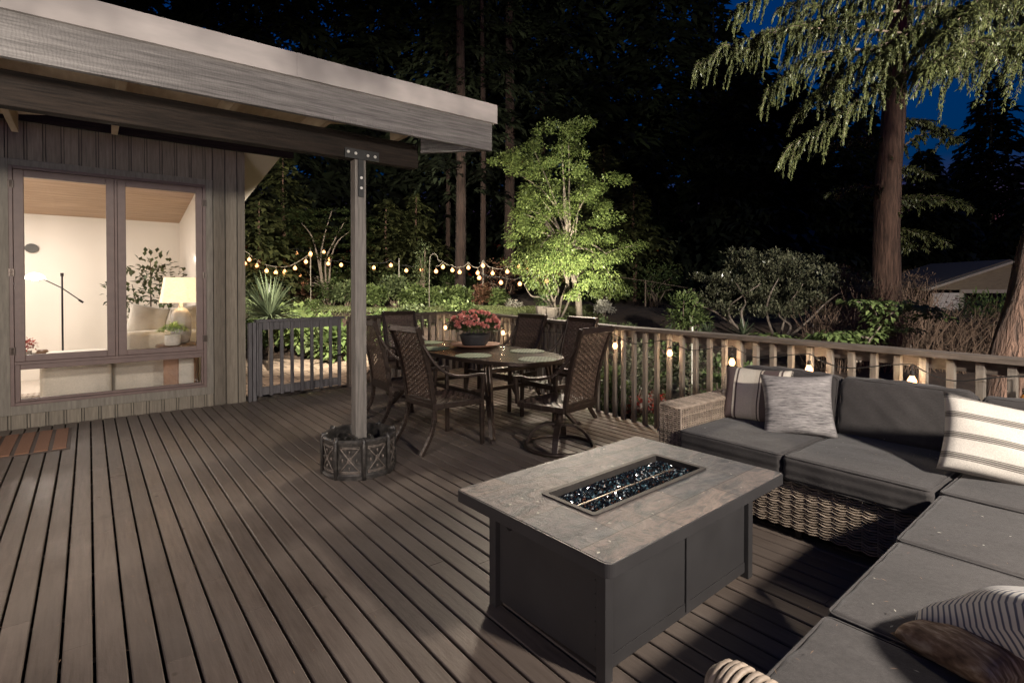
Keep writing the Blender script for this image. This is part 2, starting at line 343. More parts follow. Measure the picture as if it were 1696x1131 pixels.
def copy_tree(o, parent=None):
    c = o.copy(); COL.objects.link(c); c.parent = parent
    for ch in list(o.children): copy_tree(ch, c)
    return c
def smoothpts(pts, n=4):
    pts = [Vector(p) for p in pts]; out = []
    for i in range(len(pts)-1):
        p0, p1, p2, p3 = pts[max(i-1, 0)], pts[i], pts[i+1], pts[min(i+2, len(pts)-1)]
        for k in range(n):
            t = k/n; out.append(.5*((2*p1)+(p2-p0)*t+(2*p0-5*p1+4*p2-p3)*t*t+(3*p1-p0-3*p2+p3)*t**3))
    return out+[pts[-1]]
# leaves: arrays of centres, axes (unit) and side vectors -> one mesh of pointed, slightly folded leaf faces
def leaf_mesh(name, c, ax, up, L, W, mt, parent=None, local=False, fold=.15):
    c = np.asarray(c, float); n = len(c)
    ax = ax/np.linalg.norm(ax, axis=1, keepdims=True)
    sd = np.cross(ax, up); sd /= np.linalg.norm(sd, axis=1, keepdims=True)+1e-9; nn = np.cross(sd, ax)
    L = np.broadcast_to(np.asarray(L, float).reshape(-1, 1), (n, 1)); W = np.broadcast_to(np.asarray(W, float).reshape(-1, 1), (n, 1))
    v = np.empty((n, 4, 3)); v[:, 0] = c; v[:, 1] = c+ax*L*.45+sd*W*.5+nn*L*fold; v[:, 2] = c+ax*L; v[:, 3] = c+ax*L*.45-sd*W*.5+nn*L*fold
    off = np.zeros(3)
    if parent is not None and not local: off = np.array(woff(parent))
    v = (v.reshape(-1, 3)-off)
    me = bpy.data.meshes.new(name); me.vertices.add(4*n); me.vertices.foreach_set('co', v.ravel())
    me.loops.add(4*n); me.loops.foreach_set('vertex_index', np.arange(4*n, dtype=np.int32))
    me.polygons.add(n); me.polygons.foreach_set('loop_start', np.arange(0, 4*n, 4, dtype=np.int32)); me.polygons.foreach_set('loop_total', np.full(n, 4, np.int32))
    me.update(calc_edges=True); me.materials.append(mt)
    o = bpy.data.objects.new(name, me); COL.objects.link(o)
    if parent is not None: o.parent = parent
    return o
def rdir(rg, n): a = rg.normal(size=(n, 3)); return a/np.linalg.norm(a, axis=1, keepdims=True)
def clump_leaves(rg, centers, per, rad, flat=.5):
    k = len(centers); c = np.repeat(np.asarray(centers), per, 0)
    o = rdir(rg, k*per)*(rg.random((k*per, 1))**.45)*np.repeat(np.broadcast_to(np.asarray(rad, float).reshape(-1, 1), (k, 1)), per, 0)
    o[:, 2] *= flat
    return c+o, o
exec_later = []
# ------------------------------------------------------------------ GROUND
rg = np.random.default_rng(7); rnd = random.Random(5)
def sheet(name, xs, ys, zf, mt, kind='structure', smooth=True):
    X, Y = np.meshgrid(xs, ys, indexing='ij'); Z = zf(X, Y)
    n, m = X.shape; v = np.stack([X, Y, Z], -1).reshape(-1, 3)
    i, j = np.meshgrid(np.arange(n-1), np.arange(m-1), indexing='ij'); a = (i*m+j).ravel()
    f = np.stack([a, a+m, a+m+1, a+1], 1)
    me = bpy.data.meshes.new(name); me.from_pydata(v.tolist(), [], f.tolist())
    o = link(me, name, mt, smooth=smooth); tag(o, kind=kind); return o
def gz(X, Y):
    b = .05*np.sin(X*1.3+Y*.7)*np.sin(Y*.9-X*.4)+.02*np.sin(X*5.1)*np.sin(Y*4.3)
    return terr(X, Y)+b*np.clip((dl(X, Y)[0]-9)/4, 0, 1)
g_x = np.concatenate([np.linspace(-90, -12, 30), np.linspace(-11.5, 26, 150), np.linspace(27, 110, 30)])
g_y = np.concatenate([np.linspace(-60, -3, 20), np.linspace(-2.5, 28, 130), np.linspace(29, 110, 30)])
o = sheet('ground', g_x, g_y, gz, M['soil'])
def polar(name, d0, d1, l0, l1, nd, nl, mt, up, edge=.0):
    D_, L_ = np.meshgrid(np.linspace(0, 1, nd), np.linspace(l0, l1, nl), indexing='ij')
    da = d0+edge*np.sin(L_*1.1); db = d1+edge*np.sin(L_*.8+1)
    D_ = da+(db-da)*D_
    X = D_*S_+L_*C_; Y = D_*C_-L_*S_; Z = gz(X, Y)+up
    n, m = X.shape; v = np.stack([X, Y, Z], -1).reshape(-1, 3)
    i, j = np.meshgrid(np.arange(n-1), np.arange(m-1), indexing='ij'); a = (i*m+j).ravel()
    me = bpy.data.meshes.new(name); me.from_pydata(v.tolist(), [], np.stack([a, a+1, a+m+1, a+m], 1).tolist())
    return tag(link(me, name, mt, smooth=True), kind='structure')
polar('lawn', 14.2, 17.0, -11, 2.5, 20, 90, M['lawn'], .05, .35)
def pathmat():
    m, t, p = mk('brick_path')
    br = N(t, 'ShaderNodeTexBrick', Scale=1.); br.inputs['Brick Width'].default_value = .42; br.inputs['Row Height'].default_value = .3; br.inputs['Mortar Size'].default_value = .012
    br.inputs['Color1'].default_value = (.36, .27, .20, 1); br.inputs['Color2'].default_value = (.27, .20, .15, 1); br.inputs['Mortar'].default_value = (.06, .045, .035, 1)
    t.links.new(coords(t), br.inputs['Vector']); n = N(t, 'ShaderNodeTexNoise', Scale=9, Detail=6); t.links.new(coords(t), n.inputs['Vector'])
    t.links.new(mixc(t, .8, br.outputs['Color'], ramp(t, n.outputs[0], [(.3, (.5, .5, .5)), (.7, (1.2, 1.2, 1.2))]), 'MULTIPLY'), p.inputs['Base Color'])
    p.inputs['Roughness'].default_value = .85
    b = N(t, 'ShaderNodeBump', Strength=.5, Distance=.01); t.links.new(n.outputs[0], b.inputs['Height']); t.links.new(b.outputs[0], p.inputs['Normal']); return m
polar('path', 7.6, 12.2, -9, -2.6, 24, 30, pathmat(), .03, .15)
# grass blades along the lawn
n = 26000
d_ = rg.uniform(13.9, 17.1, n); l_ = rg.uniform(-11, 2.4, n); X = d_*S_+l_*C_; Y = d_*C_-l_*S_
o = leaf_mesh('grass', np.stack([X, Y, gz(X, Y)+.04], -1), np.stack([rg.normal(0, .35, n), rg.normal(0, .35, n), np.ones(n)], -1), np.stack([rg.normal(size=n), rg.normal(size=n), np.zeros(n)], -1), rg.uniform(.03, .07, n), .012, M['blade'])
tag(o, 'short green lawn grass in a strip beyond the deck', 'grass', kind='stuff')

# ------------------------------------------------------------------ DECK
RP = [(3.95, -3.2), (4.33, -.3), (4.43, .63), (4.525, 1.44), (4.60, 2.5), (4.645, 3.67), (4.66, 3.93), (5.371, 8.19), (3.907, 7.985), (2.93, 7.60)]  # rail line
GL, GR = (1.62, 7.43), (2.93, 7.60)
poly = [(-4, -3.2)]+RP+[(1.56, 7.43), (-4, 7.46)]
def yspan(x):
    ys = []
    for i in range(len(poly)):
        a, b = poly[i], poly[(i+1) % len(poly)]
        if (a[0]-x)*(b[0]-x) < 0: ys.append(a[1]+(b[1]-a[1])*(x-a[0])/(b[0]-a[0]))
    ys.sort(); return ys
mb = MB(); x = .006-.1051*38
while x < 5.4:
    a, b = x+.0055, x+.1051-.0055; c = (a+b)/2
    ys = yspan(c)
    for k in range(0, len(ys)-1, 2):
        y0, y1 = ys[k], ys[k+1]; cuts = [y0]; y = y0+rnd.uniform(.5, 3.4)
        while y < y1-.4: cuts.append(y); y += rnd.uniform(2.6, 3.8)
        cuts.append(y1)
        for i in range(len(cuts)-1):
            p, q = cuts[i]+.0012, cuts[i+1]-.0012; dz = rnd.uniform(-.0012, .0012); r = .005
            # board with eased top edges
            prof = [(a, -.036), (a, -r), (a+r*.4, -r*.35), (a+r, 0), (b-r, 0), (b-r*.4, -r*.35), (b, -r), (b, -.036)]
            vs = [(u, yy, zz+dz) for yy in (p, q) for u, zz in prof]; n_ = 8
            mb.add(vs, [tuple(range(n_))[::-1][::-1], tuple(range(n_, 2*n_))[::-1]]+[(j, j+n_, (j+1) % n_+n_, (j+1) % n_) for j in range(n_)])
    x += .1051
tag(mb.build('deck', M['deck']), kind='structure')
mb = MB()
for y in np.arange(-3, 8, .406): mb.b2((-4, y, -.2), (4.2 if y < 3.9 else 4.5, y+.04, -.037))
for i in range(len(RP)-1):
    mb.bar((*RP[i], -.105), (*RP[i+1], -.105), .04, .2)
mb.bar((GL[0], GL[1]+.01, -.13), (GR[0], GR[1]+.01, -.13), .04, .2)
tag(mb.build('deck_framing', M['rail']), kind='structure')

# ------------------------------------------------------------------ HOUSE
house = empty('house', (0, 7.45, 0), 'grey board-sided house with a wide lit window and a deep roof over the deck', 'house')
x0, x1, z0, z1 = -.633, 1.125, .237, 2.692       # window unit
mb = MB()
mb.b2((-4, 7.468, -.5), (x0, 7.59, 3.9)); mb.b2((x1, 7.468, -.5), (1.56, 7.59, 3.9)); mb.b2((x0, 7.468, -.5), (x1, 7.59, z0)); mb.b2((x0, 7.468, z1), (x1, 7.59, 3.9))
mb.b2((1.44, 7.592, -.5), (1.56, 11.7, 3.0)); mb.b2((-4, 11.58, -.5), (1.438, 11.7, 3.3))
mb.build('wall', mat('groove_shade_backing', (.05, .045, .038), None, 8), house)  # dark backing: shade in the siding grooves put into the colour
mb = MB(); xs = []; x = -4.
while x < 1.2: xs.append((x, x+.116)); x += .1465
xs = [(a, min(b, 1.195)) for a, b in xs if a < 1.19]+[(1.208, 1.331), (1.343, 1.466), (1.478, 1.562)]
for a, b in xs:
    if b > -.75 and a < 1.2:
        a2 = a
        if a < -.75: a2 = a
        for lo, hi in ((-.02, .141), (2.762, 3.9)): mb.b2((a2, 7.45, lo), (b, 7.4675, hi))
    else: mb.b2((a, 7.45, -.02), (b, 7.4675, 3.9))
    if a < 1.1:                                     # thin batten in the groove
        for lo, hi in (((-.02, .141), (2.762, 3.9)) if a+.14 > -.75 else ((-.02, 3.9),)): mb.b2((b+.007, 7.458, lo), (b+.0235, 7.4672, hi))
mb.build('siding', M['siding'], house)
mb = MB(); T0, T1, B0, B1 = -.752, 1.2, .143, 2.76
mb.b2((T0, 7.443, B0), (x0, 7.4672, B1)); mb.b2((x1, 7.443, B0), (T1, 7.4672, B1)); mb.b2((x0, 7.443, z1), (x1, 7.4672, B1)); mb.b2((x0, 7.443, B0), (x1, 7.4672, z0))
mb.build('window_trim', M['trim'], house, bevel=.003)
def frame_rect(mb, a, b, c, d, w_, y0_, y1_, wb=None):
    wb = wb or w_
    mb.b2((a, y0_, c), (a+w_, y1_, d)); mb.b2((b-w_, y0_, c), (b, y1_, d)); mb.b2((a+w_, y0_, d-w_), (b-w_, y1_, d)); mb.b2((a+w_, y0_, c), (b-w_, y1_, c+wb))
win = MB(); frame_rect(win, x0, x1, z0, z1, .032, 7.432, 7.58); win.b2((x0+.032, 7.434, .655), (x1-.032, 7.578, .685)); win.b2((.232, 7.434, .685), (.256, 7.578, z1-.032))
wobj = win.build('window', M['frame'], house, bevel=.003)
for nm, a, b, c, d, px0, px1, pz0, pz1 in (('sash', x0+.033, .231, .686, z1-.033, -.518, .158, .752, 2.585), ('sash', .257, x1-.033, .686, z1-.033, .335, 1.022, .742, 2.585), ('sash', x0+.033, x1-.033, z0+.033, .654, -.559, 1.070, .296, .602)):
    s = MB(); s.b2((a, 7.45, c), (px0, 7.50, d)); s.b2((px1, 7.45, c), (b, 7.50, d)); s.b2((px0, 7.45, c), (px1, 7.50, pz0)); s.b2((px0, 7.45, pz1), (px1, 7.50, d))
    so = s.build(nm, M['frame'], wobj, bevel=.004)
    gm = MB().b2((px0, 7.474, pz0), (px1, 7.478, pz1)); gm.build('pane', M['glass'], wobj)
for hx, hz in ((x0+.018, 2.50), (x0+.018, 1.60), (x0+.018, .80), (x1-.018, 2.47), (x1-.018, 1.60), (x1-.018, .83)):
    h = MB(); h.b2((hx-.022, 7.424, hz-.038), (hx+.022, 7.4315, hz+.038)); h.tube([(hx, 7.42, hz-.035), (hx, 7.42, hz+.035)], .007, 8); h.build('hinge', M['bronze'], wobj)
# roof over the deck
roofp = [(-6, 3.60), (2.62, 3.60), (2.22, 4.03), (-3.2, 7.44), (-6, 7.44)]
rt = MB().prism([(a, b) for a, b in roofp], 2.80, 2.86).build('deck_roof', M['rafter'], house)
mb = MB()
mb.b2((-6, 3.562, 2.565), (2.60, 3.5985, 2.80)); mb.build('fascia', M['fascia'], house)
mb = MB().bar((2.60, 3.585, 2.685), (2.20, 4.02, 2.685), .036, .225); mb.build('fascia', M['fascia'], house)
mb = MB(); mb.b2((-6, 3.535, 2.786), (2.635, 3.560, 2.937)); mb.b2((-6, 3.560, 2.925), (2.635, 3.72, 2.937)); mb.bar((2.63, 3.58, 2.862), (2.21, 4.06, 2.862), .022, .15)
fl = mb.build('flashing', M['flash'], house)
for x_ in (-1.35, 1.05): MB().b2((x_, 3.5325, 2.786), (x_+.035, 3.5348, 2.9375)).build('flashing_joint', M['flash'], fl)
sl = MB(); sl.prism([(-6, 3.72), (2.5, 3.72), (2.2, 4.05), (-3.2, 7.44), (-6, 7.44)], 2.862, 2.90); sl.build('roof_sheet', M['flash'], house)
bm_ = MB(); bm_.b2((-6, 4.07, 2.455), (2.2, 4.165, 2.655)); beam = bm_.build('beam', M['beam'], house, bevel=.006)
def roof_y(x): return 3.6+.43*(2.62-x)/.4 if x > 2.22 else 4.03+(2.22-x)*3.41/5.42
for i, x in enumerate(np.arange(2.0, -6, -.61)):
    r_ = MB(); r_.b2((x-.02, 3.60, 2.657), (x+.02, min(roof_y(x)-.02, 7.43), 2.798)); r_.build('rafter', M['rafter'], house)
    if i < 8:
        k = MB(); k.add([(x+.021, 3.62, 2.70), (x+.021, 4.06, 2.70), (x+.021, 4.06, 2.66), (x+.028, 3.62, 2.70), (x+.028, 4.06, 2.70), (x+.028, 4.06, 2.66)], [(0, 1, 2), (3, 5, 4), (0, 3, 4, 1), (1, 4, 5, 2), (0, 2, 5, 3)])
        k.build('hurricane_tie', M['rafter'], house)
pl = MB(); pl.b2((-6, 3.60, 2.755), (2.3, 3.72, 2.797)); pl.build('nailer', M['rafter'], house)
# post with bracket
po = MB(); po.box((1.69, 4.118, 1.2), (.092, .092, 2.508), 0); post = po.build('post', M['post'], house, bevel=.004)
br_ = MB(); br_.b2((1.69-.022, 4.060, 2.16), (1.69+.022, 4.0715, 2.454)); br_.b2((1.69-.13, 4.058, 2.456), (1.69+.15, 4.0695, 2.53)); br_.build('bracket', M['blackm'], post)
for bx, bz in ((1.69, 2.31), (1.69, 2.23), (1.585, 2.50), (1.645, 2.495), (1.745, 2.49), (1.805, 2.49)):
    b = MB(); pts = [(bx, 4.052, bz), (bx, 4.0575, bz)]; b.tube(pts, .012, 6); b.build('bolt', M['steel'], post)
# main eave beyond the wall, soffit falling away
mb = MB(); sx0, sx1 = 1.565, 1.99; yA, yB = 7.40, 12.0; zA = 3.16; sl_ = -.155
for a, b, t0, t1, nm, mt in ((1.565, 1.99, 0, .12, 'soffit', M['plaster']), (-4, 2.02, .125, .2, 'roof', M['flash'])):
    m_ = MB(); z_a, z_b = zA+(.0), zA+sl_*(yB-yA)
    yy = yA if nm == 'roof' else yA+.02
    m_.add([(x, y, (z_a if y < 9 else z_b)+t) for t in (t0, t1) for x, y in ((a, yy), (b, yy), (b, yB), (a, yB))], [(0, 3, 2, 1), (4, 5, 6, 7), (0, 1, 5, 4), (1, 2, 6, 5), (2, 3, 7, 6), (3, 0, 4, 7)])
    m_.build(nm, mt, house)
mb = MB(); mb.b2((-4, 7.34, 3.14), (2.13, 7.39, 3.255)); mb.build('gutter', M['beam'], house)
# interior shell
mb = MB(); mb.b2((-4.0, 11.4, -.02), (1.30, 11.5, 3.2)); mb.b2((-4.0, 7.6, -.02), (-3.9, 11.4, 3.3))
mb.b2((1.30, 7.592, -.02), (1.40, 8.1, 3.3)); mb.b2((1.30, 8.1, -.02), (1.40, 9.2, .8)); mb.b2((1.30, 9.2, -.02), (1.40, 11.5, 3.3))
mb.b2((-4, 7.592, -.02), (-.64, 7.64, 3.3)); mb.b2((1.13, 7.592, -.02), (1.30, 7.64, 3.3))
mb.build('interior_wall', M['plaster'], house)
iw = MB(); frame_rect(iw, 8.1, 9.2, .8, 3.1, .06, 0, .05); iw.v = [(1.32+v[1], v[0], v[2]) for v in iw.v]; iw.b2((1.32, 8.16, 1.9), (1.36, 9.14, 1.94)); iwo = iw.build('side_window', M['blackm'], house)
gm = MB().b2((1.345, 8.16, .86), (1.35, 9.14, 3.04)); gm.build('side_pane', mat('night_glass', (.012, .013, .016), None, 3, rough=.08, bump=0), house)
mb = MB(); mb.add([(x, y, 3.2-.154*(y-7.58)+t) for t in (0, .06) for x, y in ((-4, 7.6), (1.4, 7.6), (1.4, 11.5), (-4, 11.5))], [(0, 3, 2, 1), (4, 5, 6, 7), (0, 1, 5, 4), (1, 2, 6, 5), (2, 3, 7, 6), (3, 0, 4, 7)])
mb.build('ceiling', M['ceil'], house)
mb = MB().b2((-4, 7.595, -.08), (1.4, 11.5, -.02)); mb.build('interior_floor', mat('carpet', (.55, .48, .4), (.42, .36, .3), 60, rough=.95, bump=.3), house)
lamp('room_light', 'AREA', (-1.2, 9.6, 2.6), 64, (1, .93, .86), 1.2, (-1.0, 9.8, 0))
lamp('room_fill', 'POINT', (-2.4, 9.2, 1.8), 36, (1, .90, .80), .2)  # added out-of-view fill that lights the ceiling
lamp('room_lamp_glow', 'POINT', (-.55, 9.4, 1.50), 7, (1, .9, .8), .04)

# ------------------------------------------------------------------ INTERIOR THINGS
def rbox(c, size, r=.06, puff=0., n=10, rz=0, seed=0, wr=0.):
    hx, hy, hz = [s/2 for s in size]; q = random.Random(seed); ph = [q.uniform(0, 6) for _ in range(6)]
    vs, idx, fs = [], {}, []
    def vert(p):
        k = tuple(round(a, 5) for a in p)
        if k not in idx:
            P = Vector((p[0]*hx, p[1]*hy, p[2]*hz)); I = Vector([max(-h+r, min(h-r, a)) for a, h in zip(P, (hx, hy, hz))])
            d = P-I
            if d.length > 1e-9: P = I+d.normalized()*r
            if puff:
                u = [1-abs(a)**2.2 for a in p]
                P.z += puff*(1 if p[2] > 0 else -1)*abs(p[2])**2*u[0]*u[1]
                P.y += puff*.45*(1 if p[1] > 0 else -1)*abs(p[1])**2*u[0]*u[2]
                P.x += puff*.45*(1 if p[0] > 0 else -1)*abs(p[0])**2*u[1]*u[2]
            if wr:
                s_ = wr*(math.sin(p[0]*7+ph[0]+2*math.sin(p[1]*3+ph[3]))*math.sin(p[1]*6+ph[1])+.5*math.sin(p[0]*15+p[2]*9+ph[2]))
                P += P.normalized()*s_
            idx[k] = len(vs); vs.append(P)
        return idx[k]
    g = sorted(set([-1, 1]+[math.copysign(1-(1-abs(i/n))**1.0, i) for i in range(-n, n+1)]+[s*(1-r*f/h) for h in (hx, hy, hz) for f in (.15, .4, .8, 1.) for s in (-1, 1) if 1-r*f/h > 0]))
    gg = [g[0]]
    for a in g[1:]:
        if a-gg[-1] > 1e-3: gg.append(a)
    g = gg
    for ax in range(3):
        for s_ in (-1, 1):
            for i in range(len(g)-1):
                for j in range(len(g)-1):
                    quad = []
                    for a, b in ((g[i], g[j]), (g[i+1], g[j]), (g[i+1], g[j+1]), (g[i], g[j+1])):
                        p = [0, 0, 0]; p[ax] = s_; p[(ax+1) % 3] = a; p[(ax+2) % 3] = b; quad.append(vert(p))
                    fs.append(tuple(quad if s_ > 0 else quad[::-1]))
    mm = Matrix.Translation(c) @ Matrix.Rotation(rz, 4, 'Z')
    m = MB(); m.add([mm @ v for v in vs], fs); return m
sofa_i = empty('indoor_sofa', (.3, 8.6, 0), 'cream upholstered sofa seen from behind through the window', 'sofa')
rbox((.72, 8.46, .48), (1.0, .22, .78), .05, .02, 6).build('backrest', M['cream'], sofa_i, smooth=True)
rbox((-.12, 8.62, .33), (.66, .95, .60), .06, .02, 6).build('chaise', M['cream'], sofa_i, smooth=True)
rbox((.75, 9.05, .24), (1.0, .9, .44), .05, .02, 6).build('seat', M['cream'], sofa_i, smooth=True)
rbox((.25, 8.9, .68), (.12, .6, .30), .05, .0, 6).build('armrest', M['cream'], sofa_i, smooth=True)
def pillow(name, loc, wd, h, t, mt, rot=(0, 0, 0), label='', cat='pillow', group=None, n=16, seed=1, pinch=.07, parent=None):
    q = random.Random(seed); ph = [q.uniform(0, 6) for _ in range(4)]
    mb = MB(); idx = {}
    for s_ in (1, -1):
        for i in range(n+1):
            for j in range(n+1):
                u, v = -1+2*i/n, -1+2*j/n
                e = max(0, (1-u*u))**.5*max(0, (1-v*v))**.5
                pu = u*(1-pinch*(1-v*v)*abs(u)**3); pv = v*(1-pinch*(1-u*u)*abs(v)**3)
                if s_ < 0 and (i in (0, n) or j in (0, n)): idx[(s_, i, j)] = idx[(1, i, j)]; continue
                wv = 1+.10*math.sin(5*u+ph[0]+2*v)*math.sin(4*v+ph[1])
                idx[(s_, i, j)] = len(mb.v); mb.v.append((pu*wd/2, s_*t/2*e**.75*wv+.006*math.sin(3*u+ph[2]), pv*h/2))
    for s_ in (-1, 1):
        for i in range(n):
            for j in range(n):
                f = (idx[(s_, i, j)], idx[(s_, i+1, j)], idx[(s_, i+1, j+1)], idx[(s_, i, j+1)])
                mb.f.append(f if s_ < 0 else f[::-1])
    me = bpy.data.meshes.new(name); me.from_pydata(mb.v, [], mb.f); me.materials.append(mt); me.shade_smooth()
    o = bpy.data.objects.new(name, me); COL.objects.link(o); o.location = loc; o.rotation_euler = rot
    if parent is None: tag(o, label, cat, group)
    else: o.parent = parent
    return o
pillow('indoor_pillow', (.62, 8.70, 1.0), .46, .42, .16, M['cream'], (R(-12), R(12), 0), 'cream indoor pillow leaning left of the fern pot behind the window')
pillow('indoor_pillow', (1.12, 8.68, .98), .46, .46, .18, M['cream'], (R(-12), R(-8), R(-8)), 'cream indoor pillow against the sofa right of the table lamp base')
st_ = empty('side_table', (.92, 7.97, 0), 'round dark-topped side table with carved wood panels below the lamp', 'side table')
m_ = MB().lathe([(.0, .70), (.26, .70), (.275, .71), (.275, .725), (.26, .735), (0, .735)], (.92, 7.97, 0), 40, cap=False); m_.build('tabletop', mat('walnut', (.12, .06, .035), (.06, .03, .018), 8, (1, 4, 1), rough=.3), st_, autos=40)
wood = mat('carved_wood', (.30, .17, .10), (.20, .11, .07), 8, rough=.5)
for i in range(6):
    a = i*PI/3+.2; c = (.92+.19*math.cos(a), 7.97+.19*math.sin(a)); b = (.92+.19*math.cos(a+PI/3), 7.97+.19*math.sin(a+PI/3))
    MB().tube([(*c, 0), (*c, .70)], .013, 6).build('leg', wood, st_)
    MB().bar((*c, .36), (*b, .36), .012, .60).build('side_panel', wood if i % 2 else M['cream'], st_)
tl = empty('table_lamp', (.92, 8.02, .735), 'lit table lamp with a tan square shade and pale stoneware base', 'lamp')
sh = MB(); 
for r0, r1, zz0, zz1 in ((.218, .172, 1.258, 1.575),):
    pts = [[( sx*r0, sy*r0*.8, zz0) for sx, sy in ((-1, -1), (1, -1), (1, 1), (-1, 1))], [(sx*r1, sy*r1*.8, zz1) for sx, sy in ((-1, -1), (1, -1), (1, 1), (-1, 1))]]
    sh.add([(.925+p[0], 8.02+p[1], p[2]) for k in pts for p in k], [(0, 1, 5, 4), (1, 2, 6, 5), (2, 3, 7, 6), (3, 0, 4, 7)])
m, t, p = mk('lit_linen_shade'); p.inputs['Base Color'].default_value = (.75, .6, .4, 1); p.inputs['Emission Strength'].default_value = .80
n = N(t, 'ShaderNodeTexNoise', Scale=40, Detail=4); t.links.new(coords(t, (1, 1, 3)), n.inputs['Vector']); t.links.new(ramp(t, n.outputs[0], [(.3, (.62, .44, .23)), (.7, (.95, .74, .45))]), p.inputs['Emission Color'])
sh.build('lamp_shade', m, tl)
MB().lathe([(.055, 0), (.095, .02), (.115, .12), (.12, .28), (.10, .40), (.06, .44), (.025, .46), (.02, .53), (0, .53)], (.925, 8.02, .735), 28).build('lamp_base', mat('pale_stoneware', (.38, .35, .31), (.25, .23, .21), 12, rough=.5), tl, smooth=True)
lamp('table_lamp_bulb', 'POINT', (.925, 8.02, 1.42), 4, (1, .78, .5), .05)
pt = empty('potted_fern', (.81, 7.80, .735), 'small bright green fern in a white pot on the side table', 'plant')
MB().lathe([(.075, 0), (.085, .01), (.088, .13), (.078, .13), (.075, .11), (0, .11)], (.81, 7.80, .737), 24, cap=False).build('pot', mat('white_pot', (.6, .55, .48), None, 30, rough=.6), pt, smooth=True)
n = 420; a = rg.uniform(0, 2*PI, n); r = rg.random(n)**.6
c = np.stack([.81+.15*r*np.cos(a), 7.80+.15*r*np.sin(a), .89+.12*(1-r**2)*rg.uniform(.4, 1, n)], -1)
leaf_mesh('fronds', c, np.stack([np.cos(a), np.sin(a), rg.uniform(-.1, .9, n)], -1), np.tile([0, 0, 1.], (n, 1)), .06, .016, leafmat('fern_leaf', (.42, .55, .16), (.2, .32, .08)), pt)
rp = empty('rubber_plant', (.85, 10.6, 0), 'tall indoor plant with dark round leaves behind the table lamp', 'plant')
c, o_ = clump_leaves(rg, [(.55, 10.6, 1.1), (.7, 10.6, 1.5), (.95, 10.5, 1.3), (1.1, 10.6, 1.6), (.6, 10.5, .9), (.85, 10.6, 1.75), (.45, 10.6, 1.4)], 70, .30, 1.)
leaf_mesh('foliage', c, o_+rg.normal(0, .12, c.shape), np.tile([0, 0, 1.], (len(c), 1)), rg.uniform(.07, .13, len(c)), .065, leafmat('rubber_leaf', (.10, .13, .05), (.03, .05, .02)), rp)
m_ = MB()
for p_ in ((.55, 10.6, 1.5), (.8, 10.6, 1.9), (1.05, 10.6, 1.6)): m_.tube([(.8, 10.6, 0), ((.8+p_[0])/2, 10.6, .8), p_], [.02, .015, .006], 6)
m_.build('stems', M['twig'], rp)
flp = empty('floor_lamp', (-.283, 9.5, 0), 'black swing-arm floor lamp with a lit metal shade', 'lamp')
MB().tube([(-.283, 9.5, 0), (-.283, 9.5, 1.62)], .012, 8).tube([(-.283, 9.5, 1.60), (-.283, 9.5, 1.645)], .02, 8).build('pole', M['blackm'], flp)
MB().lathe([(0, 0), (.15, 0), (.15, .02), (.02, .04), (0, .04)], (-.283, 9.5, 0), 24).build('base', M['blackm'], flp)
MB().tube([(-.50, 9.5, 1.575), (-.283, 9.5, 1.44), (-.07, 9.5, 1.25)], .008, 6).tube([(-.11, 9.5, 1.28), (-.06, 9.5, 1.24)], .016, 6).build('arm', M['blackm'], flp)
MB().lathe([(.115, 0), (.10, .04), (.06, .07), (.02, .085), (0, .085)], (-.56, 9.5, 1.56), 24, cap=False).build('lamp_shade', emis('lit_shade', (1, .93, .85), 1.6), flp, smooth=True)
MB().lathe([(0, 0), (.035, .0), (.04, .03), (0, .05)], (-.56, 9.5, 1.545), 16).build('bulb', emis('white_bulb', (1, .93, .82), 25), flp, smooth=True)
o = MB().add([(-.705+.085*math.cos(k*PI/12), y, 2.069+.072*math.sin(k*PI/12)) for y in (11.37, 11.395) for k in range(24)], [tuple(range(24)), tuple(range(24, 48))[::-1]]+[(k, (k+1) % 24+0, (k+1) % 24+24, k+24) for k in range(24)]).build('wall_plaque', mat('plaque_paint', (.10, .10, .09), (.06, .06, .055), 9))
tag(o, 'small dark oval plaque on the living-room wall', 'plaque')
ct = empty('coffee_table', (-.62, 9.2, 0), 'round-cornered grey-wood coffee table left of the sofa indoors', 'coffee table')
MB().lathe([(0, .50), (.42, .50), (.44, .52), (.42, .54), (0, .54)], (-.62, 9.2, 0), 36, cap=False).build('tabletop', mat('grey_wood', (.25, .2, .16), (.17, .14, .11), 8, (1, 5, 1)), ct, autos=40)
for sx, sy in ((-1, -1), (1, -1), (1, 1), (-1, 1)): MB().tube([(-.62+.28*sx, 9.2+.28*sy, 0), (-.62+.24*sx, 9.2+.24*sy, .50)], .02, 6).build('leg', M['blackm'], ct)
ty = MB(); ty.b2((-.66, 8.98, .542), (-.30, 9.22, .552)); frame_rect(ty, -.66, -.30, 8.98, 9.22, .012, 0, 1)
ty.v = ty.v[:8]+[(v[0], v[2], .552 if v[1] == 0 else .61) for v in ty.v[8:]]
tag(ty.build('serving_tray', mat('grey_wash_tray', (.4, .35, .29), None, 10)), 'grey wooden tray on the indoor coffee table', 'tray')
v_ = empty('flower_vase', (-.62, 9.05, .556), 'small glass vase of red flowers on the tray', 'vase')
MB().lathe([(.03, 0), (.04, .03), (.03, .08), (.035, .1)], (-.60, 9.06, .556), 16).build('jar', M['glass'] if False else mat('vase_glaze', (.35, .3, .26), None, 9, rough=.2), v_, smooth=True)
c, o_ = clump_leaves(rg, [(-.60, 9.06, .75), (-.57, 9.06, .72), (-.63, 9.06, .71)], 40, .06, .9); leaf_mesh('flowers', c, o_, np.tile([0, 0, 1.], (len(c), 1)), .035, .025, M['redfl'], v_)
